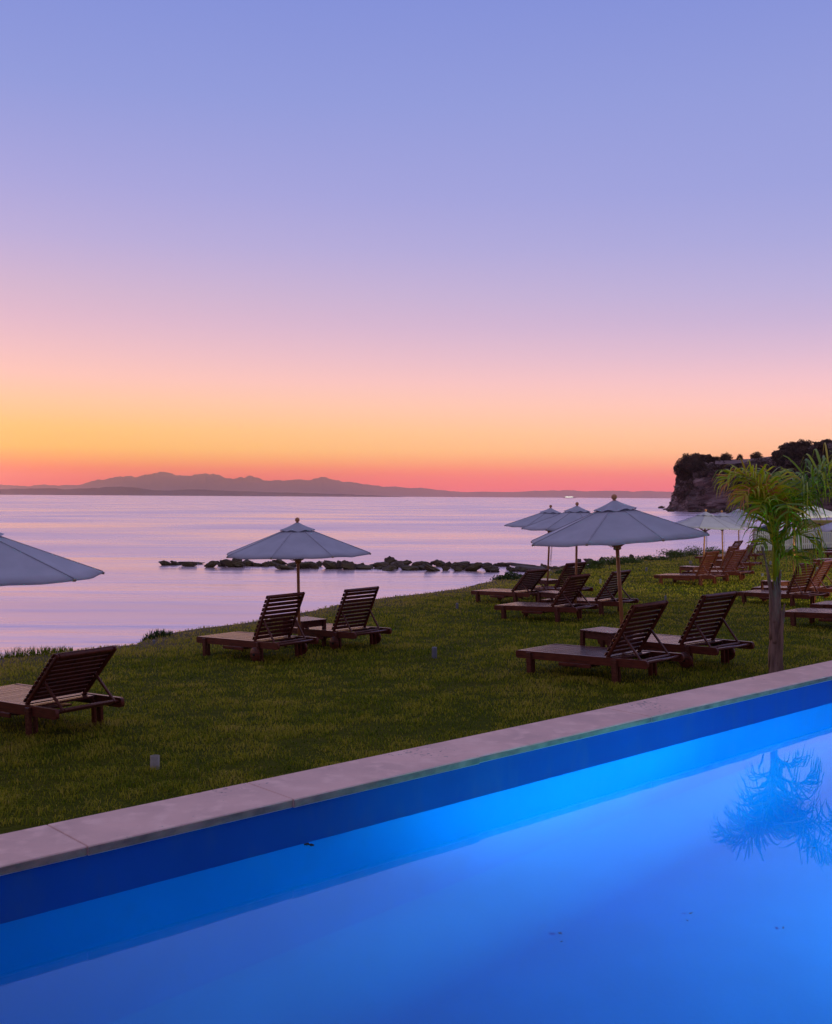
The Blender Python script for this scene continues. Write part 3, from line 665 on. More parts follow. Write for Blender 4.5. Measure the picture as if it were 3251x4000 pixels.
# ------------------------------------------------------------------ palm
def build_palm():
    bx, by = 4.03, 12.0; bz = float(ground(bx, by)); root = empty('palm_tree', (bx, by, bz)); root.scale = (.93, .93, .93)
    tag(root, 'young palm with drooping fronds and ragged grey trunk behind the pool edge', 'palm tree')
    mb = MB(); prof = [(-.08, .090), (.05, .086), (.2, .075), (.45, .062), (.7, .052), (.95, .044), (1.15, .036), (1.32, .028)]
    n = 22; vs_ = []; fs = []
    rows = []
    for j in range(40):
        t = j/39*1.40-.08; r = np.interp(t, [p[0] for p in prof], [p[1] for p in prof]); cx = .010*math.sin(t*2)-.012*t; 
        for k in range(n):
            a = 2*PI*k/n; rr = r*(1+.14*math.sin(3*a+t*2.2)+.09*math.sin(7*a-t*3)+.06*math.sin(t*23+a*2)+.05*rng.normal())
            vs_.append((cx+rr*math.cos(a), rr*math.sin(a), t))
    for j in range(39):
        for k in range(n): fs.append((j*n+k, j*n+(k+1) % n, (j+1)*n+(k+1) % n, (j+1)*n+k))
    mb.add(vs_, fs, True); mb.build('trunk', M_bark, root)
    # old split leaf bases wrapping the trunk
    def boot(a0, z0, z1, wid, flare, lean, tipw=.15):
        b = MB(); v = []; f = []; m = 7; R_ = 12
        for j in range(R_):
            t = j/(R_-1); z = z0+(z1-z0)*t; r = np.interp(z, [p[0] for p in prof], [p[1] for p in prof])+.003+flare*t**2.2
            w_ = wid*(1-(1-tipw)*t**1.6)
            for k in range(m):
                q = (k/(m-1)-.5)*2; a = a0+q*w_*.5/max(r, .06)+lean*t; rr = r+.016*(1-q*q)*(1-.5*t)+.006*math.sin(j*1.7+k)
                v.append((rr*math.cos(a)-.012*z, rr*math.sin(a), z))
        for j in range(R_-1):
            for k in range(m-1): f.append((j*m+k, j*m+k+1, (j+1)*m+k+1, (j+1)*m+k))
        b.add(v, f, True); o = b.build('leaf_base', M_boot, root); sm = o.modifiers.new('thick', 'SOLIDIFY'); sm.thickness = .010
    boot(-2.0, .02, 1.0, .15, .0, -.25); boot(-1.0, .0, .98, .17, .075, .15); boot(-2.9, .55, 1.66, .12, .13, -.25, .15); boot(-1.5, .5, 1.30, .15, .01, .1)
    boot(-.6, .7, 1.38, .13, .03, .1); boot(.6, .3, 1.2, .16, .02, 0); boot(2.2, .2, 1.15, .16, .02, 0); boot(-2.2, .75, 1.25, .12, .012, .1)
    # fronds
    crown = Vector((-.01, 0, 1.64))
    def frond(az, e0, Ln, droop, ll, dry_or_lit=0., start=None, pw=1.35, pairs=27, hang=1.0, hook=0.):  # this tint shift puts warm lamplight into the left fronds' colour
        az = D2(az); e0 = D2(e0); droop = D2(droop); N_ = 30
        p = Vector(start) if start else crown+Vector((.03*math.cos(az), .03*math.sin(az), rng.uniform(-.12, .1))); pts = []; dirs = []
        low = Vector((p.x*.6, p.y*.6, 1.0))
        for i in range(N_+1):
            t = i/N_; e = e0-droop*t**pw; a = az+hook*t; d_ = Vector((math.cos(e)*math.cos(a), math.cos(e)*math.sin(a), math.sin(e)))
            pts.append(p.copy()); dirs.append(d_); p = p+d_*(Ln/N_)
        mb = MB()
        mb.tube([low]+pts, [.017]+[.013*(1-.85*i/N_)+.0016 for i in range(N_+1)], 6)
        V = list(mb.v); Fc = [f for f in mb.f]; tint = [min(.62+dry_or_lit*.3, 1)]*len(V)
        for q in range(pairs):
            t = .24+.76*(q+.3*rng.random())/pairs; x = t*N_; i = min(int(x), N_-1); fr = x-i; b = pts[i].lerp(pts[i+1], fr); d_ = dirs[i]
            up = Vector((0, 0, 1)); sd = d_.cross(up); sd = sd.normalized() if sd.length > .05 else Vector((-math.sin(az), math.cos(az), 0)); nn = sd.cross(d_).normalized()
            L_ = ll*(.45+.75*math.sin(PI*min(1, t*.85+.13)))*rng.uniform(.85, 1.1)
            for sg in (-1, 1):
                u = (sd*sg*rng.uniform(.75, 1.0)+d_*rng.uniform(.45, .75)+nn*rng.uniform(.15, .75)).normalized()
                w_ = .0165*rng.uniform(.75, 1.2); P = b.copy(); K = 8; g = hang*rng.uniform(.75, 1.25); bp_ = rng.uniform(.42, .85); wd = d_.copy(); ids = []
                ti = min(1, max(0, rng.normal(.40, .20)+dry_or_lit))
                for k in range(K+1):
                    s_ = k/K; wv = (d_-u*d_.dot(u)); wv = wv.normalized() if wv.length > .05 else nn
                    ww = w_*(.55+.9*s_ if s_ < .35 else (.87*(1-s_)/.65+.02))
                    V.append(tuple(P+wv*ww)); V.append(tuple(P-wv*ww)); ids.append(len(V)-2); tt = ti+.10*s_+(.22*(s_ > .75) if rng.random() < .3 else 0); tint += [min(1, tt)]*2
                    u = (u+Vector((0, 0, -1))*g*(.05+.95*math.exp(-((s_-bp_)/.16)**2))).normalized(); P = P+u*(L_/K)
                for k in range(K): a_, c_ = ids[k], ids[k+1]; Fc.append((a_, a_+1, c_+1, c_))
        o = raw('frond', V, Fc, M_leafpalm, root, smooth=True, tint=tint); return o
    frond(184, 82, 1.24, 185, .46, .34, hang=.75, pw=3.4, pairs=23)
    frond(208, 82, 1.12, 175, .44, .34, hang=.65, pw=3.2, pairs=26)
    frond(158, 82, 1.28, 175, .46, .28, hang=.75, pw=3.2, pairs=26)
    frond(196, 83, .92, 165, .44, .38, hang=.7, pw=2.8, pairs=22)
    frond(4, 66, 1.80, 130, .64, .0, hang=1.0, pw=2.7, pairs=26)
    frond(-20, 68, 1.60, 130, .62, -.06, hang=1.05, pw=2.6, pairs=23)
    frond(32, 66, 1.60, 130, .60, -.04, hang=1.0, pw=2.6, pairs=23)
    frond(-10, 72, 1.20, 138, .60, -.10, hang=.95, pw=2.2, pairs=18)
    frond(55, 78, 1.15, 150, .56, -.02, hang=1.05, pw=2.6, pairs=18)
    frond(-95, 83, 1.05, 165, .54, -.06, hang=.95, pw=2.6, pairs=22)
    frond(-130, 83, .95, 165, .50, .06, hang=.95, pw=2.5, pairs=20)
    frond(80, 82, 1.25, 150, .52, .04, pw=2.8, pairs=18)
    frond(118, 82, 1.15, 155, .50, .12, pw=2.8, pairs=18)
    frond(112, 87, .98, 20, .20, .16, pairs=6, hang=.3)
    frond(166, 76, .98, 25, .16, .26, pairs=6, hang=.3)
    frond(-12, 74, .52, 145, .54, -.06, hang=1.3, start=(.02, 0, 1.60), pairs=18)
    frond(215, 82, .36, 150, .34, .10, hang=1.35, start=(-.02, 0, 1.58), pairs=9)
    frond(-40, 72, .32, 145, .44, -.04, hang=1.35, start=(0, 0, 1.44), pairs=14)
build_palm()

# ------------------------------------------------------------------ rocks
def rock_mesh(seed, sx, sy, sz):
    """angular boulder: sphere cut by random planes, roughened"""
    r = np.random.default_rng(seed); n, m = 26, 16; th = np.linspace(0, 2*PI, n, endpoint=False); ph = np.linspace(-PI/2, PI/2, m)
    V = []; 
    for p in ph:
        for t in th: V.append((math.cos(p)*math.cos(t), math.cos(p)*math.sin(t), math.sin(p)))
    V = np.array(V); k = 14; nr = r.normal(size=(k, 3)); nr /= np.linalg.norm(nr, axis=1)[:, None]; off = r.uniform(.45, .9, k)
    for a, o in zip(nr, off):
        d = V@a; f = np.where(d > o, o/np.maximum(d, 1e-6), 1); V = V*(1-(1-f)*.92)[:, None]
    bump = 1+.10*np.sin(V@r.normal(size=3)*7+r.random()*6)+.07*np.sin(V@r.normal(size=3)*11)+.035*r.normal(size=len(V))
    V = V*bump[:, None]*np.array([sx, sy, sz])
    F_ = [(j*n+i, j*n+(i+1) % n, (j+1)*n+(i+1) % n, (j+1)*n+i) for j in range(m-1) for i in range(n)]
    return V, F_
ORD = ['first', 'second', 'third', 'fourth', 'fifth', 'sixth', 'seventh', 'eighth', 'ninth', 'tenth', 'eleventh', 'twelfth', 'thirteenth', 'fourteenth', 'fifteenth', 'sixteenth', 'seventeenth', 'eighteenth', 'nineteenth', 'twentieth']
ORD += ['twenty '+o for o in ORD[:9]]+['thirtieth']+['thirty '+o for o in ORD[:9]]+['fortieth']+['forty '+o for o in ORD[:9]]+['fiftieth']+['fifty '+o for o in ORD[:9]]+['sixtieth']+['sixty '+o for o in ORD[:9]]+['seventieth']+['seventy '+o for o in ORD[:9]]
def build_breakwater():
    L_ = []   # (centre px, base px, width px, height px) in source pixels, from two enlargements
    k = .4608
    A = [(92, 150, 90, 36), (180, 148, 84, 36), (262, 150, 60, 26), (290, 160, 110, 50), (360, 140, 105, 18), (484, 168, 88, 50), (575, 158, 80, 34), (640, 165, 110, 52), (712, 165, 110, 82), (790, 155, 80, 52), (870, 158, 90, 32),
         (938, 160, 60, 40), (1000, 155, 90, 34), (1062, 150, 100, 45), (1085, 186, 150, 48), (1180, 168, 90, 40), (1262, 178, 110, 60), (1330, 172, 80, 46), (1370, 178, 60, 44), (1400, 160, 60, 46), (1490, 180, 120, 64), (1560, 165, 40, 20), (1630, 186, 130, 70), (1690, 170, 60, 34)]
    B = [(20, 165, 90, 52), (45, 186, 60, 36), (100, 168, 60, 30), (140, 184, 120, 30), (130, 165, 60, 34), (200, 176, 70, 34), (275, 172, 110, 60), (300, 182, 70, 24), (380, 150, 100, 68), (440, 165, 80, 65), (365, 194, 95, 38), (420, 182, 70, 40),
         (510, 150, 90, 46), (540, 192, 130, 46), (600, 165, 70, 40), (650, 155, 120, 42), (640, 188, 100, 36), (720, 200, 130, 58), (790, 160, 110, 64), (870, 165, 50, 46), (850, 195, 60, 44), (915, 175, 60, 46), (945, 200, 60, 48), (1000, 150, 110, 40), (985, 190, 80, 45),
         (1095, 200, 110, 78), (1060, 180, 60, 50), (1190, 168, 90, 44), (1225, 205, 110, 62), (1260, 208, 90, 30), (1285, 155, 45, 24), (1340, 160, 80, 30), (1385, 185, 50, 34), (1425, 203, 70, 42), (1500, 203, 80, 46), (1432, 152, 55, 12), (1560, 185, 250, 46), (1680, 168, 40, 34), (1720, 180, 60, 30)]
    for cx, b, w, h in A: L_.append((600+cx*k, 2140+b*k, w*k, h*k))
    for cx, b, w, h in B: L_.append((1350+cx*k, 2140+b*k, w*k, h*k))
    L_ += [(2175, 2228, 34, 14), (2212, 2222, 40, 16), (2262, 2200, 26, 18), (2312, 2205, 40, 24), (2355, 2200, 24, 22), (2470, 2190, 16, 22)]
    L_.sort(key=lambda r_: r_[0])
    for i, (u, v, w, h) in enumerate(L_):
        p = onz(u, v, SEA); 
        if u > 2150: p = onz(u, v, -3.15)
        Y = p[1]; sc = Y/F; tone = 'pale' if i in (4, 35, 58) else 'brown'
        pz = SEA if u <= 2150 else -3.15
        hh = h*sc*1.12; ww = w*sc*.80
        V, F_ = rock_mesh(100+i, ww, ww*rng.uniform(.6, .9), hh*.62)
        a = rng.uniform(-.4, .4)*min(1, 1.6*h/w); c_, s_ = math.cos(a), math.sin(a); V = V@np.array([[c_, 0, s_], [0, 1, 0], [-s_, 0, c_]])
        o = raw('boulder', V, F_, M_rockpale if tone == 'pale' or w > 100 else M_rock, smooth=False)
        o.location = (p[0], Y+ww*.5, pz+hh*.36); o.rotation_euler = (0, 0, rng.uniform(-.3, .3))
        size = 'tall' if hh > .45*ww*2 else ('broad flat' if hh < .3*ww*2 else 'lumpy')
        tag(o, f'{size} {tone} breakwater boulder, {ORD[i]} from the seaward left tip', 'boulder', 'boulders of the low breakwater')
build_breakwater()

# ------------------------------------------------------------------ plants along the bank
def tuft(name, loc, n, rad, h, m, label, cat, width=.012, group=None, lean=(.2, .9), tint=(.3, .2), elong=1.0, rz=0):
    a = rng.uniform(0, 2*PI, n); r = rad*np.sqrt(rng.random(n)); x = r*np.cos(a)*elong; y = r*np.sin(a)
    c, s = math.cos(rz), math.sin(rz); P = np.c_[x*c-y*s, x*s+y*c, np.zeros(n)]
    gz, _ = terrain_z(P[:, 0]+loc[0], P[:, 1]+loc[1]); P[:, 2] = gz-loc[2]
    hh = h*rng.uniform(.45, 1.0, n)*(1-.5*(r/rad)**2)
    V, T, ti = blades(P, hh, np.full(n, width)*rng.uniform(.7, 1.3, n), rng.uniform(*lean, n), np.clip(rng.normal(*tint, n), 0, 1))
    o = raw(name, V, T, m, smooth=True, tint=ti); o.location = loc; tag(o, label, cat, group); return o
def leafball(name, loc, rx, ry, rz, n, leaf, m, label=None, cat=None, group=None, seed=0, clumps=9, stem=True, flat=.35, parent=None, tmean=.35, full=False):
    r = np.random.default_rng(seed+50); C = r.normal(size=(clumps, 3)); C /= np.linalg.norm(C, axis=1)[:, None]; C *= r.uniform(.25, .72, clumps)[:, None]; C[:, 2] = C[:, 2] if full else np.abs(C[:, 2])*1.1-.1; cr = r.uniform(.28, .5, clumps); ct = r.normal(0, .16, clumps)
    k = r.integers(0, clumps, n); d = r.normal(size=(n, 3)); d /= np.linalg.norm(d, axis=1)[:, None]; rad = cr[k]*r.random(n)**.4; P = (C[k]+d*rad[:, None])*np.array([rx, ry, rz])
    if not full: P[:, 2] = np.maximum(P[:, 2], -.15*rz)
    u = r.normal(size=(n, 3)); u /= np.linalg.norm(u, axis=1)[:, None]; v = np.cross(u, r.normal(size=(n, 3))); v /= np.linalg.norm(v, axis=1)[:, None]; l = leaf*r.uniform(.6, 1.4, n)[:, None]
    V = np.stack([P-u*l, P+v*l*flat, P+u*l, P-v*l*flat], 1).reshape(-1, 3); b = np.arange(n)*4; T = np.c_[b, b+1, b+2, b+3]
    t = np.clip(tmean+ct[k]+r.normal(0, .13, n), 0, 1)
    root = empty(name, loc) if parent is None else parent
    o = raw('foliage', V, T, m, root, smooth=False, tint=np.repeat(t, 4))
    if stem:
        mb = MB()
        for q in range(min(clumps, 6)): c = C[q]*np.array([rx, ry, rz])*.85; mb.tube([(0, 0, -.2*rz), (c[0]*.45, c[1]*.45, c[2]*.5), tuple(c)], [.045*rz, .028*rz, .01*rz], 5)
        mb.build('stem', M_stem, root)
    if label: tag(root, label, cat, group)
    return root
def bank(u, v): p = onground(u, v); z, _ = terrain_z(np.array([p[0]]), np.array([p[1]])); return (p[0], p[1], float(z[0]))
p = bank(60, 2556); tuft('grass_tuft', p, 1100, .55, .20, M_grass, 'dark tall grass tuft on the bank at the left edge', 'grass tuft', .010, None, (.15, .8), (.2, .15), 1.6, .3)
p = bank(585, 2487); tuft('succulent', p, 420, .28, .20, M_shrub, 'small dark succulent clump on the bank edge left of the lone parasol', 'succulent', .016, None, (.1, .6), (.15, .12), 1.5, .5)
i = 0
for u, v, rx, rz_, lab in ((2010, 2262, .9, .28, 'low bush on the bank behind the foot end of the low backed lounger'), (2215, 2240, .6, .25, 'small bush on the bank beside the shoreward boulders'), (2320, 2222, .75, .42, 'rounded bush on the bank right of the second parasol pole'),
                      (2390, 2208, 1.0, .42, 'dark bush on the bank left of the leaning pole'), (2470, 2200, .8, .36, 'bush on the bank just right of the leaning pole'), (2560, 2188, 1.2, .34, 'low spreading bush on the bank, third left of the far poles'),
                      (2630, 2178, 1.2, .46, 'bright green bush on the bank, second left of the far poles'), (2700, 2170, 1.3, .50, 'bright green bush on the bank right beside the first far pole'), (2790, 2163, 1.1, .40, 'green bush on the bank behind the far group loungers')):
    q = bank(u, v); leafball('bank_shrub', (q[0], q[1], q[2]+.02), rx, .6, rz_, 1300, .05, M_shrub, lab, 'bush', 'bushes along the lawn bank', seed=i, tmean=.25+.06*i); i += 1

# ------------------------------------------------------------------ little posts and pipe stubs in the lawn
def stub(u, v, hpx, rpx, m, label, cat='stub', name='lawn_stub', hollow=False):
    p = onground(u, v); sc = p[1]/F; h = hpx*sc; r = rpx*sc; z = float(ground(p[0], p[1])); mb = MB()
    if hollow: mb.lathe([(r, -.05), (r, h), (r*.82, h), (r*.82, h*.55), (0.001, h*.55)], 20)
    else: mb.lathe([(r, -.05), (r, h-.01), (r*.9, h), (r*.35, h+.004), (0.001, h+.004)], 16)
    o = mb.build(name, m); o.location = (p[0], p[1], z); o.rotation_euler = (0, rng.uniform(-.03, .03), 0); tag(o, label, cat, 'grey stubs standing in the lawn' if not hollow else None)
stub(605, 3004, 52, 18, M_pipe, 'short white hollow pipe stub in the grass at the lower left', 'pipe', 'pipe_stub', True)
stub(1697, 2572, 44, 10, M_post, 'grey stub in the open lawn at the centre of the photo')
stub(1786, 2378, 22, 5, M_post, 'small grey stub left of the nearest middle group lounger')
stub(2346, 2282, 20, 4.5, M_post, 'small grey stub right of the middle group loungers')
stub(2526, 2232, 15, 4, M_post, 'tiny grey stub left of the nearest far group lounger')
stub(2695, 2206, 15, 3, M_pipe, 'thin pale stub behind the far group table, left of a pair', name='lawn_stub')
stub(2701, 2206, 15, 3, M_pipe, 'thin pale stub behind the far group table, right of a pair', name='lawn_stub')
stub(2979, 2254, 14, 5, M_post, 'grey stub left of the palm trunk beyond the loungers')
stub(3011, 2206, 14, 4, M_post, 'tiny grey stub seen through the palm fronds')
stub(3155, 2272, 26, 5, M_post, 'grey blue stub right of the warm lit back behind the palm')
stub(3193, 2230, 14, 5, M_post, 'small grey stub near the right edge below the loungers by the fence')
stub(601, 2517, 16, 5, M_post, 'small grey stub left of the wheeled lounger by the lone parasol')
stub(2600, 2345, 18, 4, M_post, 'small grey stub just above the back of the near left lounger')

# ------------------------------------------------------------------ fence, play things and lamp post beyond it
def build_fence():
    A = at(2950, 2150, 57.0); B = at(3290, 2140, 59.5); zA = -2.84; zB = -2.72
    root = empty('picket_fence', (A[0], A[1], zA)); tag(root, 'white picket fence with rounded tops at the far end of the lawn', 'fence')
    d = Vector((B[0]-A[0], B[1]-A[1], zB-zA)); L_ = d.length; d.normalize(); y = Vector((0, 0, 1)).cross(d).normalized()
    M = Matrix(((d.x, y.x, 0, 0), (d.y, y.y, 0, 0), (d.z, y.z, 1, 0), (0, 0, 0, 1)))
    n = int(L_/.146)
    for i in range(n):
        x = i*.146; h = 1.10+.10*math.sin(i*.33)*0+.008*math.sin(i*3.1)+.10*max(0, (i-18)/12); mb = MB(); w_ = .092
        pts = [(x, .06), (x+w_, .06)]+[(x+w_/2+w_/2*math.cos(a), h-w_/2+w_/2*math.sin(a)) for a in np.linspace(0, PI, 9)]
        k = len(pts); v = [M @ Vector((a, -.034, b)) for a, b in pts]+[M @ Vector((a, -.016, b)) for a, b in pts]
        mb.add(v, [tuple(range(k)), tuple(range(2*k-1, k-1, -1))]+[(j, k+j, k+(j+1) % k, (j+1) % k) for j in range(k)]); mb.build('picket', M_white, root)
    for z in (.27, .86):
        mb = MB(); mb.box((0, -.015, z), (L_, .02, z+.085), .004, 0, M); mb.build('rail', M_white, root)
    for x in (0.02, L_*.5, L_-.05):
        mb = MB(); mb.box((x, .021, -.2), (x+.09, .11, 1.0), .004, 0, M); mb.build('post', M_white, root)
    return A, B
FA, FB = build_fence()
def build_play():
    teal = mat('dark_teal_plastic', (.02, .045, .06), (.015, .035, .05), .5, 2); red = mat('red_plastic', (.55, .03, .04), None, .5); blue = mat('blue_plastic', (.02, .10, .42), (.015, .08, .36), .5, 2)
    yel = mat('yellow_wood', (.42, .32, .10), (.34, .25, .08), .6, 3, (1, 6, 1)); dk = mat('dark_post', (.02, .02, .022), None, .6)
    p = at(2952, 2150, 58.6); z0 = -2.8; root = empty('play_slide', (p[0], p[1], z0)); tag(root, 'dark teal slide with a red end peeping over the fence', 'slide')
    mb = MB(); pts = [(.05, 0), (.05, 1.12), (.75, 1.36), (.80, 1.30), (.80, 0)]; k = len(pts)
    mb.add([(a, 0, b) for a, b in pts]+[(a, .7, b) for a, b in pts], [tuple(range(k)), tuple(range(2*k-1, k-1, -1))]+[(j, k+j, k+(j+1) % k, (j+1) % k) for j in range(k)]); mb.build('chute', teal, root)
    mb = MB(); mb.box((.82, .05, .9), (1.05, .6, 1.33), .05); mb.box((.95, .06, .2), (1.05, .55, .9), .03); mb.build('end_panel', red, root)
    for j, (u, w_, h, lab) in enumerate(((3175, .16, .95, 'blue barrel behind the fence pickets, left one'), (3222, .30, .98, 'bigger blue barrel behind the fence pickets near the right edge'))):
        q = at(u, 2150, 60.2); mb = MB(); mb.lathe([(w_*.94, 0), (w_, .04), (w_, h*.33), (w_*1.03, h*.35), (w_, h*.37), (w_, h*.66), (w_*1.03, h*.68), (w_, h*.7), (w_, h-.04), (w_*.94, h), (.001, h)], 20); o = mb.build('barrel', blue); o.location = (q[0], q[1], -2.75); tag(o, lab, 'barrel')
    q = at(3110, 2150, 61.5); root = empty('wooden_shelter', (q[0], q[1], -2.75)); tag(root, 'yellow wooden shelter with a long beam behind the fence', 'shelter')
    mb = MB(); mb.box((0, 0, 1.34), (3.4, 1.6, 1.52), .02); mb.build('roof_beam', yel, root)
    mb = MB(); mb.box((.1, .2, 0), (3.3, .26, 1.33), .01); mb.build('back_wall', yel, root)
    for x in (.05, 1.3, 2.6):
        mb = MB(); mb.box((x, .02, 0), (x+.10, .12, 1.335), .01); mb.build('post', dk if x == 1.3 else yel, root)
    q = at(2949, 2155, 56.4); root = empty('lamp_post', (q[0], q[1], float(ground(q[0], q[1])))); tag(root, 'thin pole with a small box head left of the fence end', 'lamp post')
    mb = MB(); mb.tube([(0, 0, -.1), (0, 0, 1.30)], .018, 8); mb.build('pole', M_post, root)
    mb = MB(); mb.box((-.05, -.04, 1.30), (.05, .04, 1.42), .008); mb.build('lamp_head', M_pipe, root)
build_play()

# ------------------------------------------------------------------ headland
def build_headland():
    plan = np.array([(118, 450), (101, 400), (89.5, 365), (84, 340), (82, 324), (85.5, 313), (92, 307), (106, 303), (124, 299), (150, 292), (200, 275), (300, 235)], float)
    seg = np.r_[0, np.cumsum(np.hypot(*np.diff(plan, axis=0).T))]; t = np.arange(0, seg[-1], .8); X = np.interp(t, seg, plan[:, 0]); Y = np.interp(t, seg, plan[:, 1])
    for _ in range(6): X[1:-1] = (X[:-2]+2*X[1:-1]+X[2:])/4; Y[1:-1] = (Y[:-2]+2*Y[1:-1]+Y[2:])/4
    tx = np.gradient(X); ty = np.gradient(Y); l = np.hypot(tx, ty); nx, ny = ty/l, -tx/l      # outward (to the viewer / the sea)
    cx, cyy = X.mean()+60, Y.mean()+60
    sgn = np.sign((X-cx)*nx+(Y-cyy)*ny); nx *= sgn; ny *= sgn
    top = np.array([(1380, 985), (1400, 975), (1412, 966), (1430, 962), (1470, 962), (1500, 963), (1530, 961), (1560, 957), (1590, 954), (1612, 951), (1640, 942), (1680, 936), (1710, 927), (1736, 921), (1800, 905), (2000, 880)], float)
    U = 1625.5+F*X/Y; H = np.interp(U/1.8727, top[:, 0], top[:, 1]); Zt = (1037.8-H)*1.8727/F*Y
    H0 = SEA-.5
    prof = [(0, 5.0), (.035, 4.2), (.07, 3.4), (.11, 2.7), (.16, 2.2), (.22, 1.9), (.3, 1.5), (.38, 1.2), (.46, .9), (.54, .7), (.62, .4), (.7, .1), (.78, -.3), (.86, -.9), (.93, -1.8), (.975, -3), (1, -4.5)]
    _pv = np.linspace(0, 1, 46); prof = list(zip(_pv, np.interp(_pv, [p_[0] for p_ in prof], [p_[1] for p_ in prof])))
    rows = []
    nz = lambda a, b, s, sd: vnoise(a+500, b+500, s, sd)-.5
    for v, off in prof:
        z = H0+(Zt-H0)*v; arc = t
        o = off+nz(arc, z, 7, 11)*3.2+nz(arc, z*2, 2.6, 12)*1.7+nz(arc, z*4, 1.1, 13)*.8+(v < .12)*nz(arc, z, 1.6, 14)*3
        rows.append(np.c_[X+nx*o, Y+ny*o, z+nz(arc, z, 2.3, 15)*.7*(v > .02)])
    for back, dz in ((8, .3), (16, .6), (40, 1.0)):
        rows.append(np.c_[X-nx*back, Y-ny*back, Zt+dz+nz(t, t*0+back, 5, 16)*1.0])
    V = np.vstack(rows); n = len(t); R_ = len(rows); Q = [(j*n+i, j*n+i+1, (j+1)*n+i+1, (j+1)*n+i) for j in range(R_-1) for i in range(n-1)]
    o = raw('headland', V, Q, M_cliff, smooth=False); tag(o, kind='structure')
    # scrub clinging to the face
    Vf = []; Tt = []; r = np.random.default_rng(5)
    n = 120000; ii = r.integers(0, len(t)-2, n); vv = r.random(n); dens = vnoise(t[ii]*1.0+300, vv*18+300, 4.2, 21)*.65+vnoise(t[ii]*.8+77, vv*16+9, 1.7, 22)*.35+.30*(vv-.5)+.22*np.clip((U[ii]-2900)/300, 0, 1)*(vv > .45)
    k = (dens > .545) & (U[ii] < 3700) & (vv > .13); ii = ii[k]; vv = vv[k]; n = len(ii)
    jf = np.interp(vv, [p_[0] for p_ in prof], np.arange(len(prof))); j0 = np.minimum(jf.astype(int), len(prof)-2); fr = (jf-j0)[:, None]; RR = np.array(rows[:len(prof)])
    P = RR[j0, ii]*(1-fr)+RR[j0+1, ii]*fr+np.c_[nx[ii], ny[ii], 0*nx[ii]]*r.uniform(0, .55, n)[:, None]+np.c_[tx[ii]/l[ii], ty[ii]/l[ii], 0*ii]*r.uniform(-.7, .7, n)[:, None]
    u = r.normal(size=(n, 3)); u /= np.linalg.norm(u, axis=1)[:, None]; w_ = np.cross(u, r.normal(size=(n, 3))); w_ /= np.linalg.norm(w_, axis=1)[:, None]; s_ = r.uniform(.12, .34, n)[:, None]
    Vq = np.stack([P-u*s_, P+w_*s_*.6, P+u*s_, P-w_*s_*.6], 1).reshape(-1, 3); b = np.arange(n)*4
    o = raw('cliff_scrub', Vq, np.c_[b, b+1, b+2, b+3], M_dark, tint=np.repeat(np.clip(r.normal(.45, .22, n), 0, 1), 4)); tag(o, 'dark brown scrub clinging to the cliff face', 'scrub', kind='stuff')
    # bushes on the crest: (D px x, y of the middle, half width px, half height px)
    Yc = 306
    kk = .2125
    def spot(px, py): return 1367+px*kk, 902.4+py*kk
    bushes = [(235, 345, 62, 70, 'round bush at the very tip of the headland, overhanging its edge'), (330, 262, 95, 62, 'largest spreading bush on the left crest of the headland'), (440, 235, 80, 48, 'rounded bush crowning the left crest behind the tip'), (520, 250, 50, 34, 'small bush at the right end of the left crest'),
              (600, 262, 50, 30, 'low bush on the crest left of the spiky plants'), (690, 245, 62, 62, 'spiky bush cluster in the dip of the headland crest'), (830, 250, 30, 46, 'small lone spiky bush in the dip of the crest'), (995, 240, 66, 52, 'round spiky bush standing on the pale wall of the crest'),
              (1195, 200, 42, 50, 'thin straggly bush where the crest starts to rise'), (1260, 165, 60, 50, 'bush on the rising crest left of the tall tree'), (1330, 140, 60, 55, 'dark bush at the foot of the tall crest tree'), (1450, 112, 92, 62, 'tallest rounded tree on the right of the crest'),
              (1600, 110, 40, 40, 'small bush right of the tallest crest tree'), (1690, 90, 60, 34, 'bush on the crest at the right edge of the photo'),
              (1210, 235, 80, 70, 'broad scrub bush at the foot of the rising crest'), (1340, 200, 100, 66, 'wide dark bush below the tall crest tree'), (1490, 190, 115, 76, 'wide dark bush directly under the tallest crest tree'), (1630, 165, 100, 66, 'wide dark bush under the right end of the crest'),
              (285, 400, 70, 60, 'dark bush hanging down the cliff below the tip bush'), (400, 320, 90, 60, 'broad dark bush on the upper face under the left crest')]
    for i, (px, py, hw, hh, lab) in enumerate(bushes):
        u_, v_ = spot(px, py); q = at(u_*1.8727, v_*1.8727, (297.5 if 'wide dark' in lab or 'broad scrub' in lab else 303 if 'upper face' in lab else Yc+(4 if i > 0 else 2))); sc = kk*1.8727*Yc/F
        spk = 'spiky' in lab
        leafball('crest_tree' if 'tree on' in lab else 'crest_bush', (q[0], q[1], q[2]-hh*sc*.2), hw*sc*1.3, hw*sc, hh*sc*1.25, 2600 if not spk else 1300, .26 if not spk else .62, M_dark, lab, 'bush' if 'tree on' not in lab else 'tree', 'bushes on the headland crest', seed=200+i, clumps=16, flat=.45 if not spk else .10, tmean=.35, full=True)
    mb = MB(); 
    W_ = []
    for px, py in ((590, 292), (760, 288), (870, 280), (960, 272), (1050, 260), (1160, 246)):
        u_, v_ = spot(px, py); W_.append(at(u_*1.8727, v_*1.8727, Yc+3.2))
    for a, b in zip(W_[:-1], W_[1:]): mb.beam(a, b, .6, .95)
    o = mb.build('crest_wall', mat('pale_wall', (.46, .38, .40), (.38, .31, .33), .9, .3)); tag(o, 'pale low wall along the dip of the headland crest', 'wall')
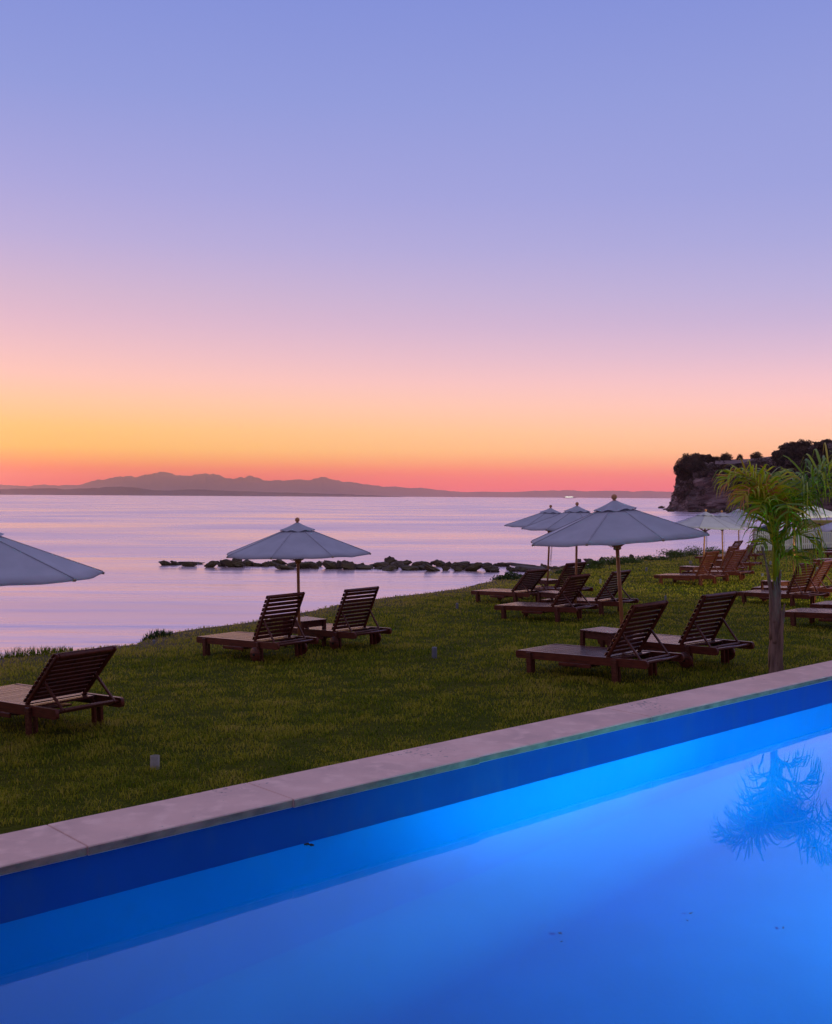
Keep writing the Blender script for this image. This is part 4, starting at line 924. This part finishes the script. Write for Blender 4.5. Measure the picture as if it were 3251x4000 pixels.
    # rubble along the foot of the cliff
    for i in range(26):
        u_ = 2585+i*17+rng.uniform(-5, 5); q = onz(u_, 1990+rng.uniform(-6, 8)+i*.9, SEA); s = rng.uniform(.7, 1.8)*(1 if i > 3 else .7)
        V_, F_ = rock_mesh(400+i, s*1.2, s, s*.75); o = raw('shore_rock', V_, F_, M_rock); o.location = (q[0], q[1], SEA+.15*s); tag(o, f'dark rubble rock at the foot of the headland, {ORD[i]} from its left tip', 'rock', 'rubble rocks under the headland')
build_headland()

# ------------------------------------------------------------------ far coast
def ridge(name, pts, Y, depth, rough, seed):
    """mountain range as real terrain: crest heights from the outline, slopes falling to the sea both ways"""
    u = np.arange(pts[0][0], pts[-1][0], 6.); v = np.interp(u, [p_[0] for p_ in pts], [p_[1] for p_ in pts]); hor = 1928.9+.00588*u
    X = (u-1625.5)/F*Y; Hc = np.maximum((hor-v)/F*Y, 0)
    r = np.random.default_rng(seed); jag = (vnoise(X, X*0, rough*.4, seed)-.5)*.12+(vnoise(X, X*0, rough*.13, seed+1)-.5)*.09+(vnoise(X, X*0, rough*.05, seed+2)-.5)*.05
    Hs = Hc.copy(); Hc = Hc*(1+jag)
    rows = []
    for k_, (f_, g) in enumerate(((-1, 0), (-.8, .10), (-.6, .26), (-.42, .44), (-.26, .66), (-.12, .86), (0, 1), (.3, .7), (.7, .3), (1, 0))):
        nz = 1+(vnoise(X, X*0+f_*depth+9999, rough, seed+2)-.5)*.5*(g not in (0, 1)); rows.append(np.c_[X*(1+f_*depth/Y), np.full(len(X), Y+f_*depth), SEA-2+((Hc if g > .9 else Hs)+2)*g*nz])
    V = np.vstack(rows); n = len(X); Q = [(j*n+i, j*n+i+1, (j+1)*n+i+1, (j+1)*n+i) for j in range(len(rows)-1) for i in range(n-1)]
    o = raw(name, V, Q, M_hill, smooth=False); tag(o, kind='structure'); return o
_k = 1.152
far = [(-700, 1905), (-200, 1893)]+[(x*_k, 1750+y*_k) for x, y in [(0, 123), (40, 125), (90, 128), (150, 124), (200, 126), (265, 124), (300, 113), (340, 104), (390, 95), (415, 91), (465, 98), (490, 90), (515, 88), (545, 79), (580, 84), (610, 90), (640, 96), (670, 90), (700, 81), (725, 83), (750, 91), (790, 102), (840, 95), (870, 100), (900, 108), (940, 107), (1000, 104), (1050, 107), (1090, 100), (1120, 106), (1200, 118), (1260, 124), (1300, 128), (1340, 126), (1390, 136), (1430, 133), (1480, 139), (1560, 147)]]
far += [(1800+x*.5184, 1900+y*.5184) for x, y in [(30, 39), (200, 35), (400, 38), (600, 30), (730, 28), (830, 22), (900, 28), (950, 33), (1080, 30), (1200, 28), (1300, 38), (1400, 28), (1500, 34), (1600, 38)]]+[(2900, 1925), (3400, 1928), (3900, 1935)]
ridge('mountains', far, 12000, 1600, 420, 31)
ridge('coast_hills', [(-700, 1910), (-200, 1905)]+[(x*_k, 1750+y*_k) for x, y in [(0, 137), (100, 135), (160, 133), (220, 137), (270, 135), (330, 132), (400, 128), (440, 131), (520, 140), (570, 141), (620, 138), (680, 139), (750, 141), (870, 146), (1000, 149), (1150, 153), (1250, 157), (1350, 162), (1420, 166)]], 6000, 450, 130, 41)
def build_ferry():
    q = at(2223, 1944.5, 5200.); root = empty('ferry', (q[0], q[1], SEA)); tag(root, 'pale lit ferry far out on the sea right of centre', 'ferry')
    hull = mat('ferry_hull', (.10, .09, .13), None, .6); sup = mat('ferry_white', (.75, .75, .7), None, .5)
    mb = MB(); pts = [(-26, 0), (30, 0), (36, 3.4), (-27, 3.0)]; k = 4; mb.add([(a, -5, b) for a, b in pts]+[(a, 5, b) for a, b in pts], [(0, 1, 2, 3), (7, 6, 5, 4)]+[(j, k+j, k+(j+1) % k, (j+1) % k) for j in range(k)]); mb.build('hull', hull, root)
    mb = MB(); mb.box((-20, -4, 3.05), (22, 4, 7.2), .4); mb.box((-26, -3.5, 3.05), (-20.1, 3.5, 5.0), .3); mb.build('superstructure', sup, root)
    em = bpy.data.materials.new('ferry_lights'); em.use_nodes = True; b = em.node_tree.nodes['Principled BSDF']; b.inputs['Emission Color'].default_value = (.95, 1, .80, 1); b.inputs['Emission Strength'].default_value = 2.2; b.inputs['Base Color'].default_value = (.7, .7, .6, 1)
    mb = MB(); mb.box((-18, -4.3, 4.4), (19, -4.02, 6.6), .05); mb.build('lit_windows', em, root)
build_ferry()

# ------------------------------------------------------------------ leaves and specks on the pool bed
def build_specks():
    m = mat('wet_leaf', (.012, .03, .10), (.02, .025, .05), .7, 5); m2 = mat('brown_leaf', (.12, .04, .02), None, .7)
    pr = None
    for i in range(22):
        n_ = rng.uniform(1.4, 5.7); s_ = rng.uniform(0, 9); a = rng.uniform(0, 2*PI); L_ = rng.uniform(.007, .016); w_ = L_*rng.uniform(.25, .45)
        mb = MB(); pts = [(-L_, 0), (-.4*L_, w_), (.3*L_, w_*.8), (L_, 0), (.3*L_, -w_*.7), (-.4*L_, -w_*.9)]; k = 6
        mb.add([(x, y, .004+.006*math.sin(3*j)) for j, (x, y) in enumerate(pts)]+[(x, y, .001) for x, y in pts], [tuple(range(k)), tuple(range(2*k-1, k-1, -1))]+[(j, k+j, k+(j+1) % k, (j+1) % k) for j in range(k)])
        o = mb.build('sunken_leaf', m2 if i in (3, 11) else m); q = pe(n_, s_, ZFLOOR+.012); o.location = q; o.rotation_euler = (0, 0, a); tag(o, 'small curled leaf lying on the blue pool floor', 'leaf', 'fallen leaves on the pool floor')
    q = onz(1180, 3291, ZW); mb = MB()
    for k in range(14):
        a = rng.uniform(0, 2*PI); mb.tube([(0, 0, .002), (.012*math.cos(a), .012*math.sin(a), .004+.004*rng.random()), (.026*math.cos(a+.4), .018*math.sin(a), .002)], .003, 5)
    o = mb.build('floating_debris', M_stem); d = NV*(NW-.035)+EV*float(np.dot(q[:2], EV)); o.location = (d[0], d[1], ZW); tag(o, 'dark clump of debris floating at the pool waterline', 'debris')
build_specks()

# ------------------------------------------------------------------ haze
def build_haze():
    m = bpy.data.materials.new('haze'); m.use_nodes = True; nt = m.node_tree; N = nt.nodes; N.remove(N['Principled BSDF'])
    v = N.new('ShaderNodeVolumePrincipled'); v.inputs['Color'].default_value = HAZE_COL+(1,); v.inputs['Density'].default_value = HAZE_D; v.inputs['Anisotropy'].default_value = HAZE_G
    nt.links.new(v.outputs[0], N['Material Output'].inputs['Volume'])
    X = 15000.; z0, z1 = SEA-4, 275.
    V = [(x, y, z) for z in (z0, z1) for x, y in ((-X, -600), (X, -600), (X, X), (-X, X))]
    o = raw('haze', V, [(3, 2, 1, 0), (4, 5, 6, 7), (0, 1, 5, 4), (1, 2, 6, 5), (2, 3, 7, 6), (3, 0, 4, 7)], m); tag(o, 'thin evening haze over the sea', 'haze', kind='stuff'); o.display_type = 'WIRE'
HAZE_COL, HAZE_D, HAZE_G = (1, .86, .97), 6.4e-5, .965
build_haze()
